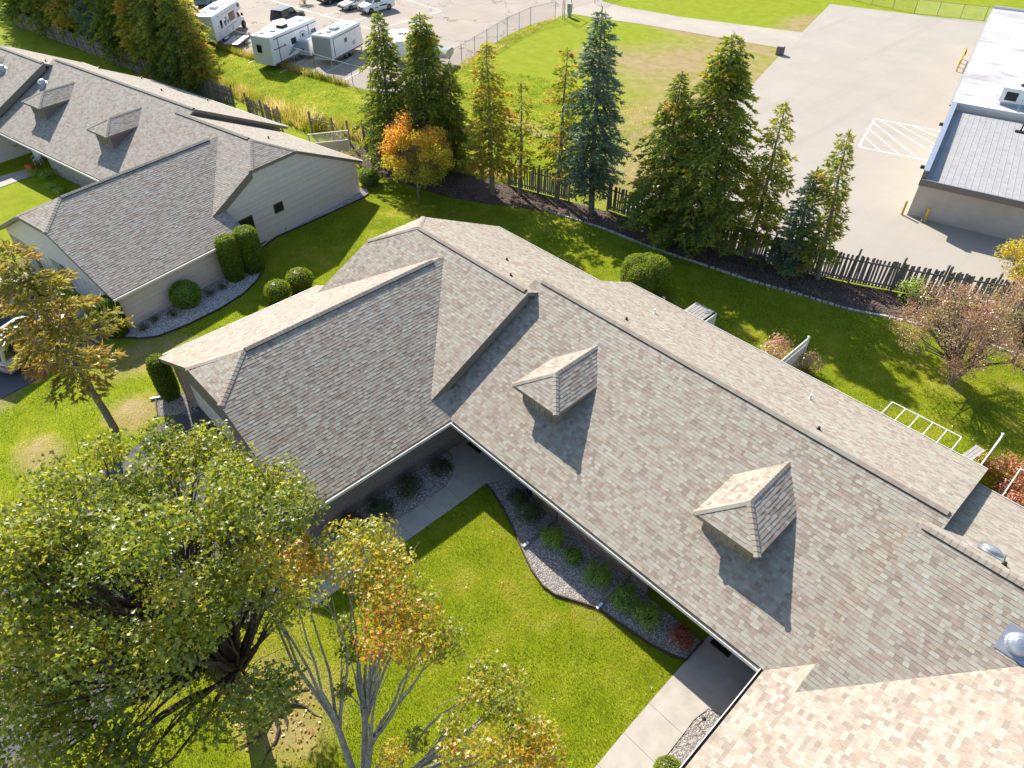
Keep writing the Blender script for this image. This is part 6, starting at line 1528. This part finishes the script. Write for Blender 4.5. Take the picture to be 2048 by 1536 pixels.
def boat(label, loc, hd, L, W, cover, m):
    r = empty('boat', loc, hd - math.pi / 2, label, 'boat', 'boats on trailers'); b = MB()
    st = [(-.5, .95, .55), (-.2, 1, .5), (.15, .95, .52), (.35, .7, .6), (.47, .3, .75), (.5, .05, .85)]
    b.loft([[(-W / 2 * k, y * L, 1.35 + .25 * (y > .2)), (-W / 2 * k * .92, y * L, z + .35), (0, y * L, z), (W / 2 * k * .92, y * L, z + .35), (W / 2 * k, y * L, 1.35 + .25 * (y > .2))] for y, k, z in st]); b.build('hull', m, r)
    b = MB(); b.loft([[(-W / 2 * k * 1.01, y * L, 1.36 + .25 * (y > .2)), (-W / 4 * k, y * L, 1.36 + cover * h), (W / 4 * k, y * L, 1.36 + cover * h), (W / 2 * k * 1.01, y * L, 1.36 + .25 * (y > .2))] for (y, k, z), h in zip(st, (.4, 1, 1, .75, .5, .4))]); b.build('cover', M['black'] if cover > .5 else M['grey_rv'], r)
    b = MB(); b.bar((-.5, -L * .45, .45), (-.5, L * .4, .45), .08); b.bar((.5, -L * .45, .45), (.5, L * .4, .45), .08); b.bar((-.5, L * .4, .45), (0, L * .66, .45), .08); b.bar((.5, L * .4, .45), (0, L * .66, .45), .08); b.build('trailer_frame', M['galv'], r)
    wheels(r, [(.85, -.8), (-.85, -.8)], .3, .18); return r
boat('pale boat with a dark hump behind the long white trailer', (-61.4, 25.6, .012), 2.25, 6.0, 2.2, .35, M['white_rv'])
boat('silver boat stern sticking out right of the dark spruces', (-44.6, 33.3, .012), math.atan2(-.5, -1), 6.0, 2.2, .45, M['galv'])
r = empty('flatbed_trailer', (-63.3, 21.9, .012), 2.3 - math.pi / 2, 'empty low flatbed trailer on the asphalt beside the motorhome', 'trailer')
b = MB(); b.box((0, 0, .5), (1.7, 3.2, .06)); b.build('deck', M['galv'], r); b = MB(); b.bar((-.5, 1.6, .45), (0, 2.8, .45), .08); b.bar((.5, 1.6, .45), (0, 2.8, .45), .08); b.build('hitch', M['black'], r)
for sx in (1, -1): sbox(r, 'fender', M['white'], (sx * .98, 0, .72), (.22, .9, .05))
wheels(r, [(.95, 0), (-.95, 0)], .28, .18)

# ------------------------------------------------------------------ small things round the houses
def doormat(label, x0, x1, y0, y1, m):
    r = empty('doormat', ((x0 + x1) / 2, (y0 + y1) / 2, .046), 0, label, 'doormat', 'doormats'); w, h = x1 - x0, y1 - y0
    b = MB(); b.box((0, 0, .008), (w, h, .014)); b.build('pile', m, r)
    b = MB()
    for c, d in (((0, -h / 2 + .02, .01), (w, .04, .02)), ((0, h / 2 - .02, .01), (w, .04, .02)), ((-w / 2 + .02, 0, .01), (.04, h - .08, .02)), ((w / 2 - .02, 0, .01), (.04, h - .08, .02))): b.box(c, d)
    b.build('border', M['rubber'], r)
doormat('dark brown doormat in the shaded corner entry under the left dormer', -.22, .63, .97, 1.5, M['mat_brown'])
doormat('black doormat on the lower entry slab near the roof corner', 13.12, 13.9, .92, 1.38, M['mat'])
r = empty('recycling_bin', (4.0, 1.15, .02), .2, 'blue bin tucked under the eave at the end of the brick wall', 'bin')
b = MB(); b.loft([[(-s_, -s_, z), (s_, -s_, z), (s_, s_, z), (-s_, s_, z)] for s_, z in ((.2, 0), (.25, .75), (.27, .77))]); b.build('tub', M['blue'], r); sbox(r, 'lid', M['blue'], (0, 0, .80), (.58, .58, .05))
r = empty('lawn_light', (14.5, -1.75, .02), .4, 'thin stake light leaning on the white gravel beside the lower walk', 'light')
b = MB(); b.tube([(0, 0, 0), (.12, -.02, .55)], .015, 6); b.build('stake', M['black'], r); b = MB(); b.lathe((.12, -.02, 0), [(.05, .55), (.07, .6), (.02, .64)], 8); b.build('head', M['black'], r)
r = empty('pumpkin', h2(2.7, .05), 0, 'big orange pumpkin on the gravel in front of the pale house', 'pumpkin')
b = MB()
for k in range(10):
    a = k * .6283; b.lathe((.13 * math.cos(a), .13 * math.sin(a), .27), [(.01, -.26), (.14, -.22), (.2, -.08), (.2, .08), (.14, .2), (.01, .23)], 10, 0, .5)
b.build('ribs', M['pumpkin'], r, True); b = MB(); b.tube([(0, 0, .48), (.03, 0, .56), (.07, .02, .62)], [.04, .03, .025], 7); b.build('stem', M['leaf_dark'], r)
r = empty('garden_chair', h2(2.1, 1.0), .9, 'white garden chair holding a pale pot beside the pumpkin', 'chair')
sbox(r, 'seat', M['vinyl'], (0, 0, .43), (.5, .48, .05)); sbox(r, 'backrest', M['vinyl'], (0, .24, .72), (.5, .05, .55))
for sx in (-1, 1):
    for sy in (-1, 1): sbox(r, 'leg', M['vinyl'], (sx * .22, sy * .2, .2), (.05, .05, .42))
    sbox(r, 'armrest', M['vinyl'], (sx * .27, 0, .64), (.06, .5, .04))
r = empty('planter', h2(1.75, 1.5), 0, 'pale round planter behind the white garden chair', 'planter')
b = MB(); b.lathe((0, 0, 0), [(.22, 0), (.3, .3), (.36, .55), (.3, .57), (.28, .5)], 14); b.build('pot', M['galv'], r); b = MB(); b.lathe((0, 0, 0), [(.28, .5), (.2, .6), (.02, .66)], 10); b.build('soil', M['leaf_dark'], r)
# privacy panels, awning frame and deck things behind the near house
def privacy(x, y0, y1, label):
    r = empty('privacy_panel', (x, y0, 0), R_(90), label, 'fence panel', 'white vinyl privacy panels'); L = y1 - y0; h = 1.75
    for u in (0, L): b = MB(); b.box((u, 0, h / 2), (.11, .11, h + .08)); b.lathe((u, 0, 0), [(.09, h + .04), (.09, h + .06), (.01, h + .12)], 4); b.build('post', M['vinyl'], r)
    for z in (.12, 1.32, h - .04): sbox(r, 'rail', M['vinyl'], (L / 2, 0, z), (L - .11, .05, .1))
    n = int((L - .12) / .15); pm = MB(); pm.box((0, 0, .72), (.138, .022, 1.1)); pm = pm.mesh('board', M['vinyl'])
    for k in range(n): o = link_mesh('board', pm, r); o.location = (.06 + .075 + k * (L - .12) / n, 0, 0)
    sm_ = MB(); sm_.box((0, 0, 1.53), (.03, .022, .33)); sm_ = sm_.mesh('baluster', M['vinyl'])
    for k in range(n * 2): o = link_mesh('baluster', sm_, r); o.location = (.1 + k * (L - .15) / (n * 2), 0, 0)
privacy(7.4, 13.6, 17.35, 'middle white vinyl privacy panel standing out from the rear eave')
privacy(16.65, 13.6, 17.2, 'white vinyl privacy panel by the coppery shrub at the right edge')
def awning(x0, x1, yb, yf, zb, zf, n, label):
    r = empty('awning_frame', (x0, yb, 0), 0, label, 'awning frame', 'white awning frames'); L = x1 - x0
    for k in range(n + 1): b = MB(); x = L * k / n; b.bar((x, 0, zb), (x, yf - yb, zf), .035); b.build('rafter', M['white'], r)
    b = MB(); b.bar((0, yf - yb, zf), (L, yf - yb, zf), .04); b.build('front_bar', M['white'], r)
    for x in (0, L): b = MB(); b.bar((x, yf - yb, zf), (x, yf - yb, 0), .035); b.build('leg', M['white'], r)
awning(12.5, 15.5, 13.45, 15.3, 2.2, 2.1, 5, 'bare white awning frame with five bays over the rear lawn')
awning(17.85, 21.5, 12.4, 15.2, 2.2, 2.1, 3, 'bare white awning frame cut off by the right edge')
r = empty('deck_box', (1.75, 16.2, 0), 0, 'grey slatted wooden box with a round lid behind the rear eave', 'box')
for k in range(6): sbox(r, 'slat', M['wood_grey'], (-.55 + k * .2, 0, .93), (.17, 1.3, .04))
for sx in (-1, 1): sbox(r, 'side_panel', M['vinyl'], (sx * .68, 0, .46), (.05, 1.3, .9))
sbox(r, 'front_panel', M['wood_grey'], (0, .64, .46), (1.3, .04, .88)); b = MB(); b.lathe((.25, .25, 0), [(.17, .955), (.17, .98), (.02, .99)], 14); b.build('lid', M['galv'], r)
r = empty('garden_railing', (-.4, 16.1, 0), 0, 'low black railing beside the grey slatted box behind the eave', 'railing')
for k in range(5): b = MB(); b.tube([(k * .35, 0, 0), (k * .35, 0, .8)], .014, 6); b.build('baluster', M['black'], r)
b = MB(); b.bar((0, 0, .8), (1.4, 0, .8), .03); b.build('top_rail', M['black'], r); b = MB(); b.box((-.2, 0, .4), (.14, .14, .8)); b.build('post', M['vinyl'], r)
for i, (x, y, lab) in enumerate([(16.05, 16.4, 'weathered grey wooden bench left of the white panel on the right')]):
    r = empty('bench', (x, y, 0), R_(80), lab, 'bench')
    for k in range(3): b = MB(); b.box((0, -.15 + k * .15, .46), (2.0, .13, .04), 0, random.random()); b.build('seat_slat', M['wood_grey'], r)
    for sx in (-1, 1): b = MB(); b.box((sx * .8, 0, .22), (.08, .42, .44)); b.build('leg', M['wood_grey'], r)
r = empty('lattice_screen', (-32.6, 12.6, -.2), R_(62), 'tan lattice screen standing behind the pale house roof', 'screen')
b = MB(); b.box((1.5, 0, .55), (3.0, .04, 1.1)); b.build('solid_panel', M['siding_cream'], r)
for x in (0, 3.0): sbox(r, 'post', M['siding_cream'], (x, 0, .95), (.11, .11, 1.9))
b = MB(); b.box((1.5, 0, 1.87), (3.0, .07, .07)); b.box((1.5, 0, 1.13), (3.0, .06, .06)); b.build('rail', M['siding_cream'], r)
b = MB()
for k in range(-4, 17):
    for sg in (1, -1):
        x0_, x1_ = k * .2, k * .2 + sg * .7
        if min(x0_, x1_) < 0 or max(x0_, x1_) > 3: continue
        b.bar((x0_, .0 + sg * .006, 1.15), (x1_, .0 + sg * .006, 1.85), .03, .01)
b.build('lattice', M['siding_cream'], r)
r = empty('leaf_scrap', (-9.4, -8.7, .05), 0, 'small white scrap lying on the shaded driveway', 'litter')
b = MB(); b.add([(-.1, -.06, 0), (.09, -.08, .02), (.12, .07, .05), (-.05, .09, .02)], [(0, 1, 2, 3)]); b.build('scrap', M['white'], r)
# exposed roots and sticks under the big maple
r = empty('root_flare', (4.5, -11.6, 0), 0, 'bare dark roots and dead sticks under the big maple', 'roots'); random.seed(3)
for k in range(9):
    b = MB(); a = k * .7 + .2; L = random.uniform(.8, 1.9); P = [(math.cos(a + .25 * math.sin(q)) * L * q / 5, math.sin(a + .25 * math.sin(q)) * L * q / 5, .07 - .02 * q + random.uniform(0, .03)) for q in range(6)]; b.tube(P, [.09, .075, .06, .045, .03, .015], 6); b.build('root', M['bark_dark'], r)
